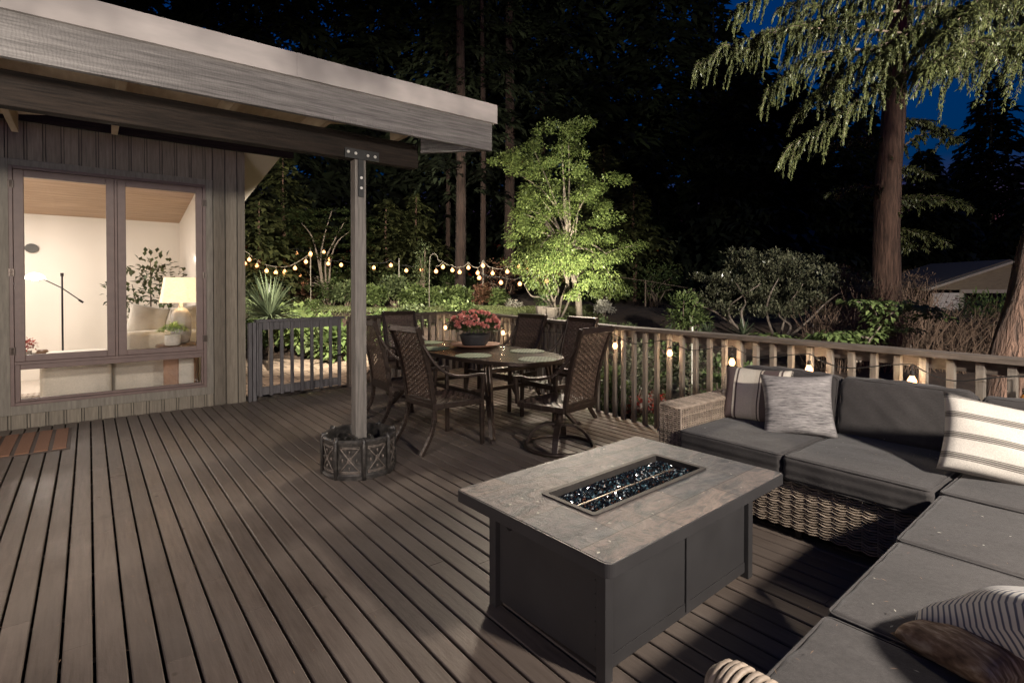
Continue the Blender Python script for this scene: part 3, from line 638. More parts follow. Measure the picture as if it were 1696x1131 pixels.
tag(MB().lathe([(0, 0), (.05, .005), (.07, .05), (.05, .10), (0, .105)], (-.47, 9.07, .556), 20).build('decorative_ball', mat('brown_ball', (.28, .17, .1), (.12, .07, .04), 12, rough=.5), smooth=True), 'brown carved ball ornament on the tray', 'ornament')
def rugmat():
    m, t, p = mk('patterned_rug'); br = N(t, 'ShaderNodeTexBrick', Scale=1); br.inputs['Brick Width'].default_value = .12; br.inputs['Row Height'].default_value = .07; br.inputs['Mortar Size'].default_value = .014
    br.inputs['Color1'].default_value = (.62, .56, .48, 1); br.inputs['Color2'].default_value = (.5, .42, .34, 1); br.inputs['Mortar'].default_value = (.16, .11, .08, 1)
    t.links.new(coords(t), br.inputs['Vector']); t.links.new(br.outputs['Color'], p.inputs['Base Color']); p.inputs['Roughness'].default_value = .95; return m
tag(MB().b2((-1.6, 7.75, -.019), (-.42, 9.9, -.005)).build('rug', rugmat()), 'cream and brown patterned rug on the indoor floor', 'rug')

# ------------------------------------------------------------------ RAILING
cap_z = 1.005
def along(pts, step, start=0.):
    out = []; acc = start
    for i in range(len(pts)-1):
        a, b = Vector(pts[i]), Vector(pts[i+1]); L = (b-a).length; t = acc
        while t < L: out.append((a+(b-a)*t/L, (b-a).normalized())); t += step
        acc = t-L
    return out
def miter(pts, off):
    out = []
    for i, p in enumerate(pts):
        p = Vector(p); a = (p-Vector(pts[i-1])).normalized() if i else None; b = (Vector(pts[i+1])-p).normalized() if i < len(pts)-1 else None
        a = a or b; b = b or a; n1 = Vector((-a.y, a.x)); n2 = Vector((-b.y, b.x)); n_ = (n1+n2).normalized(); k = off/max(.3, n_.dot(n1)); out.append(p+n_*k)
    return out
def strip(mb, pts, o0, o1, z0_, z1_):
    A = miter(pts, o0); B = miter(pts, o1); n_ = len(pts)
    vs = [(p.x, p.y, z) for i in range(n_) for p, z in ((A[i], z0_), (B[i], z0_), (B[i], z1_), (A[i], z1_))]
    fs = [(i*4+j, i*4+(j+1) % 4, i*4+4+(j+1) % 4, i*4+4+j) for i in range(n_-1) for j in range(4)]+[(3, 2, 1, 0), tuple((n_-1)*4+k for k in range(4))]
    mb.add(vs, fs)
def railing(pts, label, gap=.153, posts=(), start=.07):
    r = empty('deck_railing', (*pts[0], 0), label, 'railing')
    m_ = MB(); strip(m_, pts, -.045, .10, cap_z-.02, cap_z+.018); m_.build('cap_rail', M['rail'], r, bevel=.004)
    m_ = MB(); strip(m_, pts, -.022, .018, .905, cap_z-.022); m_.build('top_rail', M['rail'], r, bevel=.003)
    m_ = MB(); strip(m_, pts, -.048, -.024, .945, cap_z-.024); m_.build('apron', M['rail'], r, bevel=.003)
    for p, d in along(pts, gap, start):
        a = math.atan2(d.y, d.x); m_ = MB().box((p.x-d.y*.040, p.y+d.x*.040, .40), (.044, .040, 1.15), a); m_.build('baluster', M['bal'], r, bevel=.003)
    for q in posts: MB().box((q[0], q[1], .42), (.088, .088, 1.06), .1).build('rail_post', M['rail'], r, bevel=.004)
    return r
railing([(3.95, -3.2), (4.33, -.3), (4.43, .63), (4.525, 1.44), (4.60, 2.5), (4.645, 3.67), (4.66, 3.93)], 'brown deck railing behind the outdoor sofa with lit bulbs hung under its cap')
railing([(4.66, 3.93), (5.371, 8.19)], 'brown deck railing behind the dining chairs up to the far corner', posts=[(5.40, 8.22)])
railing([(5.371, 8.19), (3.907, 7.985), (2.99, 7.63)], 'short brown railing along the far end of the deck beside the gate', posts=[(3.93, 8.03), (3.02, 7.67)])
def gx(t, off=0): # along the gate
    a, b = Vector(GL), Vector(GR); d = (b-a).normalized(); p = a+d*t; return (p.x+d.y*off, p.y-d.x*off)
ga = math.atan2(GR[1]-GL[1], GR[0]-GL[0])
gate = empty('deck_gate', (*GL, 0), 'grey picket gate between the house corner and the far railing', 'gate')
def gbar(mb, t0, t1, z0_, z1_, o0, o1):
    a, b = gx(t0), gx(t1); c = gx((t0+t1)/2, (o0+o1)/2); mb.box((c[0], c[1], (z0_+z1_)/2), (t1-t0, abs(o1-o0), z1_-z0_), ga)
m_ = MB(); gbar(m_, .06, 1.22, .90, 1.0, 0, .035); gbar(m_, .06, 1.22, .06, .165, 0, .035); gbar(m_, .06, .10, .166, .899, 0, .035); gbar(m_, 1.18, 1.22, .166, .899, 0, .035); m_.build('gate_frame', M['gate'], gate, bevel=.003)
m_ = MB(); gbar(m_, .05, 1.27, 1.003, 1.035, -.04, .05); m_.build('cap_rail', M['gate'], gate, bevel=.003)
for k in range(9):
    m_ = MB(); t_0 = .075+k*.1365; gbar(m_, t_0, t_0+.042, .05, .998, .037, .062); m_.build('picket', M['gate'], gate, bevel=.003)
m_ = MB(); gbar(m_, 1.11, 1.25, .48, .50, .063, .078); m_.build('latch', M['blackm'], gate)
m_ = MB(); gbar(m_, -.045, -.005, 0, 1.0, 0, .05); gbar(m_, .005, .045, 0, 1.0, 0, .055); m_.build('hinge_stile', M['gate'], gate, bevel=.003)

# string lights along the railing
sl = empty('string_lights', (4.6, 3.5, .95), 'black cable of warm bulbs hanging along the deck railing', 'string lights')
spx = [(737.5, 542), (833, 551), (1019, 572), (1109.7, 584), (1213, 599), (1341, 611), (1512, 630), (1700, 662)]
spl = miter([(4.33, -.3), (4.43, .63), (4.525, 1.44), (4.60, 2.5), (4.645, 3.67), (4.66, 3.93), (5.371, 8.19), (3.907, 7.985)], .115)
def on_rail(px):
    k = (px-CX_)/F_; best = None
    for i in range(len(spl)-1):
        a, b = spl[i], spl[i+1]; fa = (a.x*C_-a.y*S_)-k*(a.x*S_+a.y*C_); fb = (b.x*C_-b.y*S_)-k*(b.x*S_+b.y*C_)
        if fa*fb <= 0:
            t = fa/(fa-fb); p = a+(b-a)*t
            if p.x*S_+p.y*C_ > 0 and (best is None or i > best[1] and px < 800): best = (p, i)
    return best[0]
wires = MB(); prev = None; bl = []
for i, (px, py) in enumerate(spx):
    p = on_rail(px); d = p.x*S_+p.y*C_; z = HC-(py-HY_)*d/F_; z = min(max(z, .76), .84)
    bl.append((p, z)); top = Vector((p.x, p.y, .93))
    if prev is not None:
        seg = [prev+(top-prev)*s/10+Vector((0, 0, -.07*math.sin(PI*s/10)-.02*math.sin(2*PI*s/10))) for s in range(11)]; wires.tube(seg, .0045, 5)
    wires.tube([top, (p.x, p.y, z+.055)], .0035, 5); wires.tube([(p.x, p.y, z+.065), (p.x, p.y, z+.02)], .013, 8); prev = top
wires.build('cable', M['wire'], sl)
for i, (p, z) in enumerate(bl):
    MB().lathe([(.0, -.042), (.015, -.037), (.027, -.017), (.027, .0), (.016, .022), (.012, .032)], (p.x, p.y, z), 14).build('bulb', M['bulb'] if i < 7 else M['bulboff'], sl, smooth=True)
    if i < 7: lamp('rail_bulb_light', 'POINT', (p.x, p.y, z-.005), 25, (1, .71, .44), .03)
# ------------------------------------------------------------------ OUTDOOR SECTIONAL SOFA
def wicker(o, u, v, nrm, U, V, step=.0142, pitch=.072, amp=.0035, strand=.0051):
    """woven panel: strands run along u, stacked along v, passing over and under stakes; sagging slightly between them"""
    o, u, v, nrm = [Vector(a) for a in (o, u, v, nrm)]; mb = MB(); u.normalize(); v.normalize(); nrm.normalize()
    k = int(U/pitch*6)+1; rows = int(V/step)
    for i in range(rows):
        pts = []
        for j in range(k+1):
            s = U*j/k; ph = PI*s/pitch
            pts.append(o+u*s+v*(step*(i+.5)-.009*abs(math.sin(ph))+.0012*math.sin(i*1.7+j*.9))+nrm*(amp*abs(math.sin(ph))*1.3+(.0018 if i % 2 else 0)))
        mb.tube(pts, [strand*(.92+.16*rnd.random())]*len(pts), 4, up=v)
    s = 0
    while s <= U:
        mb.tube([o+u*s, o+u*s+v*V], .0045, 4, up=u); s += pitch
    mb.v = [tuple(a) for a in mb.v]
    return mb
def rr(x0, y0, x1, y1, r, n=5):
    pts = []
    for cx, cy, a0 in ((x1-r, y0+r, -90), (x1-r, y1-r, 0), (x0+r, y1-r, 90), (x0+r, y0+r, 180)):
        for k in range(n+1): a = R(a0+90*k/n); pts.append((cx+r*math.cos(a), cy+r*math.sin(a)))
    return pts
def merge(*ms):
    r = MB()
    for m in ms: r.add(m.v, m.f)
    return r
sofa = empty('sectional_sofa', (3.6, 1.2, 0), 'L-shaped grey wicker outdoor sectional with charcoal seat cushions', 'sofa')
SX = 3.175; A0 = 2.16
dark = mat('dark_liner', (.02, .017, .015), None, 5, rough=.9, bump=0)
m_ = MB(); m_.b2((SX+.012, -.9, .07), (4.24, A0+.15, .335)); m_.b2((1.1, -.32, .07), (SX+.011, .67, .335)); m_.b2((4.16, -.9, .336), (4.24, A0+.15, .64)); m_.b2((SX+.02, A0+.02, .336), (4.159, A0+.15, .62)); m_.b2((1.03, -.4, .07), (1.13, .60, .615)); m_.b2((1.1, -.42, .336), (4.15, -.36, .64))
m_.build('core', dark, sofa, bevel=.004)
ws = [wicker((SX, .70, .065), (0, 1, 0), (0, 0, 1), (-1, 0, 0), A0+.17-.70, .28),
      wicker((1.0, .69, .065), (1, .035, 0), (0, 0, 1), (0, 1, 0), 2.17, .28)]
wk = merge(*ws).build('base', M['wicker'], sofa, smooth=True)
ar = merge(wicker((SX, A0, .065), (0, 1, 0), (0, 0, 1), (-1, 0, 0), .17, .56, pitch=.034), wicker((SX, A0, .34), (1, 0, 0), (0, 0, 1), (0, -1, 0), .98, .285, pitch=.03, amp=.004),
           wicker((SX, A0+.17, .065), (1, 0, 0), (0, 0, 1), (0, 1, 0), 1.0, .56), wicker((SX, A0, .628), (0, 1, 0), (1, 0, 0), (0, 0, 1), .17, 1.0, pitch=.03, amp=.004))
for y_ in (A0, A0+.17):
    ar.tube([(SX, y_, .622), (4.17, y_, .622)], .010, 6)
ar.tube([(SX, A0, .622), (SX, A0+.17, .622)], .010, 6); ar.tube([(SX, A0, .06), (SX, A0, .622)], .008, 6); ar.tube([(SX, A0+.17, .06), (SX, A0+.17, .622)], .008, 6)
ar.build('armrest', M['wicker'], sofa, smooth=True)
ar = MB()
for i in range(-6, 58):      # rounded near arm: hoops over the top, shrinking round the end
    y = .60-i*.0165 if i >= 0 else .60+.055*math.sin(-i*R(14)); k_ = 1 if i >= 0 else math.cos(-i*R(14))
    prof = [(-.058, -.33), (-.060, -.08), (-.054, -.045), (-.036, -.027), (0, -.02), (.036, -.027), (.054, -.045), (.060, -.08), (.058, -.27)]
    ar.tube(smoothpts([(1.08+a*k_, y+.002*math.sin(i*2.3), .652+b-.05*(1-k_)) for a, b in prof], 2), .0066, 6)
ar.build('armrest', M['wicker'], sofa, smooth=True)
bk = wicker((4.15, -.9, .34), (0, 1, 0), (0, 0, 1), (-1, 0, 0), 3.2, .3); bk = merge(bk, wicker((4.25, -.9, .07), (0, 1, 0), (0, 0, 1), (1, 0, 0), 3.2, .57, step=.02))
bk.tube([(4.2, -.9, .645), (4.2, A0+.17, .645)], .045, 8); bk.build('back_frame', M['wicker'], sofa, smooth=True)
for p_ in ((SX+.05, A0+.12), (SX+.05, 1.4), (4.2, A0+.1), (1.05, .6), (2.2, .6), (1.05, -.3), (4.2, -.8)): MB().lathe([(.022, 0), (.025, .07), (0, .07)], (*p_, 0), 12).build('leg', M['blackm'], sofa)
seats = [((3.56, 1.812, .41), (.84, .688, .145)), ((3.56, 1.108, .41), (.84, .70, .145)), ((3.65, .26, .41), (.98, .96, .145)),
         ((2.795, .255, .41), (.695, .92, .145)), ((2.09, .225, .41), (.70, .92, .145)), ((1.445, .20, .41), (.57, .92, .145))]
for i, (c, s) in enumerate(seats):
    rz_ = (0 if i < 2 else .03 if i > 2 else 0)
    cu = rbox(c, s, .028, .014, 12, rz=rz_, seed=i, wr=.0034).build('seat_cushion', M['char'], sofa, smooth=True)
    hx_, hy_, hz_ = s[0]/2-.006, s[1]/2-.006, s[2]/2-.0065; m_ = MB()
    for zz_ in (hz_, -hz_):
        lp = rr(-hx_, -hy_, hx_, hy_, .022, 4); lp.append(lp[0]); m_.tube([Matrix.Translation(c) @ Matrix.Rotation(rz_, 4, 'Z') @ Vector((a_, b_, zz_)) for a_, b_ in lp], .0042, 5, cap=False)
    m_.build('piping', M['char'], cu, smooth=True)
def bcush(loc, wd, h, t, rz, tilt, seed):
    m_ = rbox((0, 0, 0), (wd, t, h), .045, .016, 14, seed=seed, wr=.005)
    mm = Matrix.Translation(loc) @ Matrix.Rotation(rz, 4, 'Z') @ Matrix.Rotation(tilt, 4, 'X')
    m_.v = [tuple(mm @ Vector(v)) for v in m_.v]; o_ = m_.build('back_cushion', M['char'], sofa, smooth=True); m_ = MB()
    for y_ in (-t/2+.013, t/2-.013):
        lp = rr(-wd/2+.011, -h/2+.011, wd/2-.011, h/2-.011, .035, 5); lp.append(lp[0]); m_.tube([mm @ Vector((a_, y_, b_)) for a_, b_ in lp], .0045, 5, cap=False)
    m_.build('piping', M['char'], o_, smooth=True); return o_
bcush((4.045, 1.83, .645), .70, .385, .17, -PI/2, R(-12), 3)
bcush((4.035, 1.12, .645), .70, .385, .18, -PI/2, R(-13), 5)
bcush((4.045, .36, .635), .76, .375, .18, -PI/2, R(-12), 8)
bcush((2.8, -.22, .60), .70, .30, .16, 0, R(12), 9); bcush((2.1, -.22, .60), .70, .30, .16, 0, R(12), 10)

# pillows and throw
P1 = stripes('brown_cream_stripe', 0, .30, [(0, (.62, .55, .45)), (.10, (.11, .08, .07)), (.13, (.62, .55, .45)), (.17, (.11, .08, .07)), (.20, (.12, .085, .08)), (.52, (.66, .60, .5)), (.57, (.11, .08, .07)), (.61, (.66, .6, .5))])
P3 = stripes('cream_thin_stripe', 2, .105, [(0, (.62, .575, .51)), (.66, (.13, .115, .10)), (.70, (.5, .46, .4)), (.73, (.13, .115, .1)), (.79, (.4, .37, .33)), (.82, (.13, .115, .1)), (.88, (.5, .46, .4)), (.91, (.13, .115, .1)), (.95, (.62, .575, .51))])
def heather():
    m, t, p = mk('heathered_grey'); n = N(t, 'ShaderNodeTexNoise', Scale=9, Detail=6, Roughness=.75); t.links.new(coords(t, (1.6, 1, 15)), n.inputs['Vector'])
    t.links.new(ramp(t, n.outputs[0], [(.33, (.07, .067, .07)), (.46, (.24, .225, .22)), (.6, (.38, .355, .34)), (.72, (.55, .52, .49))]), p.inputs['Base Color']); p.inputs['Roughness'].default_value = .9
    n2 = N(t, 'ShaderNodeTexNoise', Scale=300, Detail=2); t.links.new(coords(t), n2.inputs['Vector'])
    b = N(t, 'ShaderNodeBump', Strength=.3, Distance=.002); t.links.new(n2.outputs[0], b.inputs['Height']); t.links.new(b.outputs[0], p.inputs['Normal']); return m
pl1 = pillow('striped_pillow', (3.82, 1.97, .665), .46, .40, .15, P1, (R(-17), 0, R(-80)), 'cream and brown broad-striped fringed pillow beside the wicker arm', 'pillow', n=20, seed=3)
fr_ = MB()
for k in range(46):
    for s_ in (-1, 1):
        z_ = -.195+.39*k/45; fr_.tube([(s_*.222, 0, z_), (s_*(.236+.006*rnd.random()), .004*rnd.uniform(-1, 1), z_+rnd.uniform(-.006, .004))], .0022, 3)
fo = fr_.build('fringe', M['cream'], pl1, local=True)
pillow('grey_pillow', (3.70, 1.62, .665), .44, .42, .16, heather(), (R(-20), R(-3), R(-62)), 'heathered grey square pillow leaning in front of the striped one', 'pillow', n=20, seed=5, pinch=.10)
pillow('striped_pillow', (3.60, .55, .665), .58, .41, .17, P3, (R(-24), R(9), R(-66)), 'cream pillow with thin dark pinstripe bands in the sofa corner', 'pillow', n=20, seed=9)
def throwmat():
    m, t, p = mk('striped_throw'); sp = t.nodes.new('ShaderNodeSeparateXYZ'); tc = t.nodes.new('ShaderNodeTexCoord'); t.links.new(tc.outputs['Object'], sp.inputs[0])
    n = N(t, 'ShaderNodeTexNoise', Scale=5, Detail=3); t.links.new(tc.outputs['Object'], n.inputs['Vector'])
    a = N(t, 'ShaderNodeMath', operation='MULTIPLY_ADD'); a.inputs[1].default_value = .03; t.links.new(n.outputs[0], a.inputs[0]); t.links.new(sp.outputs[2], a.inputs[2])
    b = N(t, 'ShaderNodeMath', operation='MULTIPLY'); b.inputs[1].default_value = 62; t.links.new(a.outputs[0], b.inputs[0])
    f = N(t, 'ShaderNodeMath', operation='FRACT'); t.links.new(b.outputs[0], f.inputs[0])
    t.links.new(ramp(t, f.outputs[0], [(0, (.66, .63, .58)), (.5, (.68, .65, .6)), (.62, (.10, .11, .16)), (.86, (.12, .13, .18)), (.96, (.66, .63, .58))]), p.inputs['Base Color']); p.inputs['Roughness'].default_value = .95
    bn = N(t, 'ShaderNodeBump', Strength=.5, Distance=.004); t.links.new(f.outputs[0], bn.inputs['Height']); t.links.new(bn.outputs[0], p.inputs['Normal']); return m
def mound(cx, cy, rx, ry, h, n=40, seed=0, z0_=.484, fold=.0, pw=.55, rot=0):
    q = random.Random(seed); a1, a2, a3 = [q.uniform(0, 6) for _ in range(3)]; vs = []; fs = []
    for i in range(n+1):
        for j in range(2*n):
            r = i/n; a = PI*j/n; e = (1-r**3.2)**pw if r < 1 else 0
            w_ = 1+.05*math.sin(3*a+a1)+.03*math.sin(7*a+a2)*r
            z = z0_+h*e+fold*math.sin(a*11+a3+4*r)*r*(1-r**4)*2
            x_ = r*rx*w_*math.cos(a); y_ = r*ry*w_*math.sin(a); vs.append((cx+x_*math.cos(rot)-y_*math.sin(rot), cy+x_*math.sin(rot)+y_*math.cos(rot), z))
    for i in range(n):
        for j in range(2*n): fs.append((i*2*n+j, i*2*n+(j+1) % (2*n), (i+1)*2*n+(j+1) % (2*n), (i+1)*2*n+j)[::-1])
    m = MB(); m.add(vs, fs); return m
pillow('striped_pillow', (1.90, .20, .60), .46, .44, .19, throwmat(), (R(62), R(6), R(-25)), 'white and navy thin-striped pillow lying on the near seat at the bottom corner', 'pillow', n=20, seed=12)
def shadedknit():
    m, t, p = mk('shaded_fold_knit'); n = N(t, 'ShaderNodeTexNoise', Scale=3, Detail=5); t.links.new(coords(t, (34, 6, 7), rot=(0, .35, 0)), n.inputs['Vector'])
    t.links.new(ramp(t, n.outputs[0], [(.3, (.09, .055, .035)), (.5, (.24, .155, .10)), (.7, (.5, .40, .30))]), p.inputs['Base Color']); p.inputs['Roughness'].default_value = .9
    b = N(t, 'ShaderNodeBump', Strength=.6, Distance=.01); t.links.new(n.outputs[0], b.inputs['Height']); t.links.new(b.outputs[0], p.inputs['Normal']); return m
pillow('shaded_pillow_side', (1.775, .325, .535), .27, .27, .11, shadedknit(), (R(80), R(-6), R(-28)), 'brown shadowed side of the gathered striped pillow, built as a second pillow', 'pillow', n=18, seed=21)  # folded side of the striped pillow, its shadow put into the brown colour

# ------------------------------------------------------------------ FIRE TABLE
ft = empty('fire_table', (2.02, 1.67, 0), 'slate-topped charcoal fire table with a glass-filled burner tray', 'fire table')
ft.rotation_euler = (0, 0, R(2.4))
W_, D_h, Hh = 1.37, .895, .524
def lb(mb, name, mt, par=ft, **kw): return mb.build(name, mt, par, local=True, **kw)
hx, hy = W_/2, D_h/2; bw, bd_ = .425, .145     # burner half sizes
def ring(mb, outer, inner, z0_, z1_):
    n = len(outer); vs = [(p[0], p[1], z) for z in (z0_, z1_) for q in (outer, inner) for p in q]; fs = []
    for j in range(n):
        k = (j+1) % n
        fs += [(j, k, 2*n+k, 2*n+j), (n+k, n+j, 3*n+j, 3*n+k), (2*n+j, 2*n+k, 3*n+k, 3*n+j), (k, j, n+j, n+k)]
    mb.add(vs, fs)
bcx, bcy = .005, -.009
m_ = MB(); ring(m_, rr(-hx+.008, -hy+.008, hx-.008, hy-.008, .02), rr(bcx-bw, bcy-bd_, bcx+bw, bcy+bd_, .015), Hh-.018, Hh); top = lb(m_, 'slate_top', M['slate'], bevel=.002)
m_ = MB(); ring(m_, rr(-hx, -hy, hx, hy, .028), rr(-hx+.008, -hy+.008, hx-.008, hy-.008, .02), Hh-.052, Hh-.002); ring(m_, rr(-hx+.0085, -hy+.0085, hx-.0085, hy-.0085, .02), rr(-.57, -.35, .57, .35, .02), Hh-.05, Hh-.020); lb(m_, 'top_edge', M['firebody'], bevel=.002)
m_ = MB(); ring(m_, rr(bcx-bw-.014, bcy-bd_-.014, bcx+bw+.014, bcy+bd_+.014, .02), rr(bcx-bw+.012, bcy-bd_+.012, bcx+bw-.012, bcy+bd_-.012, .01), Hh+.001, Hh+.007)
m_.b2((bcx-bw+.006, bcy-bd_+.006, Hh-.07), (bcx+bw-.006, bcy+bd_-.006, Hh-.06))
for a, b in (((bcx-bw+.004, bcy-bd_+.004, Hh-.06), (bcx+bw-.004, bcy-bd_+.011, Hh)), ((bcx-bw+.004, bcy+bd_-.011, Hh-.06), (bcx+bw-.004, bcy+bd_-.004, Hh)), ((bcx-bw+.004, bcy-bd_+.012, Hh-.06), (bcx-bw+.011, bcy+bd_-.012, Hh)), ((bcx+bw-.011, bcy-bd_+.012, Hh-.06), (bcx+bw-.004, bcy+bd_-.012, Hh))): m_.b2(a, b)
tray = lb(m_, 'burner_tray', mat('burner_metal', (.055, .048, .043), (.03, .026, .024), 9, rough=.6, metal=.2, bump=.1), bevel=.0015)
lb(MB().tube([(bcx-bw+.04, bcy, Hh-.028), (bcx+bw-.04, bcy, Hh-.030)], .009, 10), 'burner_pipe', mat('burnt_steel', (.28, .22, .17), (.12, .09, .07), 14, rough=.4, metal=.7), tray)
mb = MB()
for i in range(4200):
    x = rnd.uniform(-bw+.025, bw-.025); y = rnd.uniform(-bd_+.022, bd_-.022)
    z = Hh-.036+.020*(1-abs(abs(y)-.07)/.085)+rnd.uniform(0, .008); s = rnd.uniform(.0045, .0095)
    if abs(y) < .010: z -= .010
    mm = Matrix.Translation((bcx+x, bcy+y, z)) @ Matrix.Rotation(rnd.uniform(0, 6), 4, Vector((rnd.gauss(0, 1), rnd.gauss(0, 1), rnd.gauss(0, 1))).normalized())
    mb.add([mm @ Vector(v) for v in ((s, 0, 0), (-s*.6, s*.8, 0), (-s*.5, -s*.9, 0), (0, 0, s*rnd.uniform(.6, 1.2)), (0, s*.2, -s*.7))], [(0, 1, 3), (1, 2, 3), (2, 0, 3), (1, 0, 4), (2, 1, 4), (0, 2, 4)])
o = lb(mb, 'fire_glass', M['shard'], ft); o['kind'] = 'stuff'
bx, by = .545, .312
m_ = MB(); t_ = .012
for s_ in (-1, 1):
    m_.b2((-bx, s_*by-(.012 if s_ > 0 else 0), .03), (bx, s_*by+(.012 if s_ < 0 else 0), Hh-.053)); m_.b2((s_*bx-(.012 if s_ > 0 else 0), -by+.0125, .03), (s_*bx+(.012 if s_ < 0 else 0), by-.0125, Hh-.053))
body = lb(m_, 'body', M['firebody'])
for sx in (-1, 1):
    for sy in (-1, 1): lb(MB().b2((sx*(bx+.006)-.022, sy*(by+.006)-.022, 0), (sx*(bx+.006)+.022, sy*(by+.006)+.022, Hh-.054)), 'leg', M['firebody'], bevel=.002)
for sy in (-1, 1):
    for xa, xb in ((-bx+.03, -.022), (.022, bx-.03)):
        lb(MB().b2((xa, sy*(by+.0065)-.0055, .085), (xb, sy*(by+.0065)+.0055, Hh-.062)), 'door_panel', M['firebody'], bevel=.002)
    lb(MB().b2((-.016, sy*(by+.009)-.008, .045), (.016, sy*(by+.009)+.008, Hh-.055)), 'stile', M['firebody'], bevel=.001)
    lb(MB().b2((-bx+.02, sy*(by+.006)-.0045, .030), (bx-.02, sy*(by+.006)+.0045, .080)), 'bottom_rail', M['firebody'], bevel=.001)
lb(MB().b2((-bx-.011, -by+.03, .032), (-bx-.001, by-.03, Hh-.07)), 'end_panel', M['firebody'], bevel=.002)
kn = MB().tube([(-bx-.03, .20, .40), (-bx-.011, .20, .40)], .016, 16); lb(kn, 'control_knob', M['blackm'])
rv = MB()
for k in range(7):
    for dx in (.035, .022): rv.tube([(-bx-.014, -by+dx+.0, .10+k*.052), (-bx-.001, -by+dx, .10+k*.052)], .0028, 6)
lb(rv, 'rivet_strip', M['firebody'])

# ------------------------------------------------------------------ PLANTER RING AROUND THE POST
pr_ = empty('post_planter', (1.69, 4.118, 0), 'round black cast planter ring with lattice relief around the post foot', 'planter')
cast = mat('rubbed_black_cast', (.045, .041, .038), (.014, .013, .012), 16, rough=.42, bump=.2, bd=.004, dirt=((.075, .067, .06), 30))
pcx, pcy, pr0, ph_ = 1.69, 4.118, .268, .30
MB().lathe([(pr0+.012, .0), (pr0+.016, .018), (pr0, .03), (pr0-.002, .045), (pr0-.002, ph_-.05), (pr0+.010, ph_-.035), (pr0+.012, ph_-.012), (pr0+.002, ph_), (pr0-.02, ph_-.004), (pr0-.022, .01)], (pcx, pcy, .001), 48, cap=False).build('ring_wall', cast, pr_, autos=40)
MB().lathe([(0, .10), (pr0-.023, .10)], (pcx, pcy, 0), 40, cap=False).build('soil', M['blackm'], pr_)
for k in range(8):
    a = k*PI/4+.52; c = (pcx+(pr0+.012)*math.cos(a), pcy+(pr0+.012)*math.sin(a))
    MB().tube([(*c, .002), (*c, ph_-.015), (pcx+(pr0+.004)*math.cos(a), pcy+(pr0+.004)*math.sin(a), ph_+.006), (pcx+(pr0-.03)*math.cos(a), pcy+(pr0-.03)*math.sin(a), ph_+.002)], [.014, .014, .017, .012], 10).build('pilaster', cast, pr_, smooth=True)
    m_ = MB(); a0, a1 = a+.11, a+PI/4-.11; am = (a0+a1)/2
    def cp(t, z, r=pr0+.002): aa = a0+(a1-a0)*t; return (pcx+r*math.cos(aa), pcy+r*math.sin(aa), z)
    def ln(t0, zz0, t1, zz1, rr_=.005): m_.tube([cp(t0+(t1-t0)*s/5, zz0+(zz1-zz0)*s/5) for s in range(6)], rr_, 5)
    for e in (-.22, 0, .22): ln(max(0, -e), .06+max(0, e)*.8, min(1, 1-e), .24-max(0, -e)*.8, .0055); ln(max(0, -e), .24-max(0, e)*.8, min(1, 1-e), .06+max(0, -e)*.8, .0055)
    for t_ in (.5,):
        for zz, rr_ in ((.15, .022), (.15, .010)): m_.tube([cp(t_+rr_*4.2*math.cos(q), zz+rr_*math.sin(q)) for q in np.linspace(0, 2*PI, 13)], .0035, 5)
    for t0, zz0 in ((.5, .21), (.5, .09), (.15, .15), (.85, .15)): m_.tube([cp(t0, zz0-.012), cp(t0, zz0+.012)], .008, 5)
    ln(0, .052, 1, .052, .004); ln(0, .248, 1, .248, .004)
    m_.build('relief_panel', mat('worn_relief', (.19, .155, .13), (.05, .043, .037), 30, rough=.55, bump=.2) if k == 0 else bpy.data.materials['worn_relief'], pr_, smooth=True)
frm = MB(); 
for s_ in (-1, 1): frm.bar((pcx+s_*.062, pcy-.10, ph_-.03), (pcx+s_*.062, pcy+.10, ph_-.03), .02, .02); frm.bar((pcx-.10, pcy+s_*.062, ph_-.052), (pcx+.10, pcy+s_*.062, ph_-.052), .02, .02)
frm.build('post_collar', cast, pr_)

# ------------------------------------------------------------------ DINING SET
def woven(P, nu, nv, gap=.16, th=.0022, amp=.0035, sub=3, vgap=None):
    """basket weave of flat bands on the surface P(u,v)->(point, normal)"""
    mb = MB()
    for i in range(nu):
        vg = gap if vgap is None else vgap; u0, u1 = (i+vg/2)/nu, (i+1-vg/2)/nu; k = nv*sub
        vs = []
        for j in range(k+1):
            v = j/k; s_ = math.cos(PI*(v*nv-.5)+PI*i)
            for u in (u0, u1): p, n = P(u, v); vs.append(Vector(p)+Vector(n)*(amp*s_))
        mb.add(vs, [(2*j, 2*j+1, 2*j+3, 2*j+2) for j in range(k)])
    for j in range(nv):
        v0, v1 = (j+gap/2)/nv, (j+1-gap/2)/nv; k = nu*sub
        vs = []
        for i in range(k+1):
            u = i/k; s_ = -math.cos(PI*(u*nu-.5)+PI*j)
            for v in (v0, v1): p, n = P(u, v); vs.append(Vector(p)+Vector(n)*(amp*s_))
        mb.add(vs, [(2*j_, 2*j_+2, 2*j_+3, 2*j_+1) for j_ in range(k)])
    return mb
def bprof(v):   # chair back centre line, v 0 bottom .. 1 top : (y, z)
    return (-.225-.13*v-.045*v*v+.02*math.sin(PI*v), .40+.70*v)
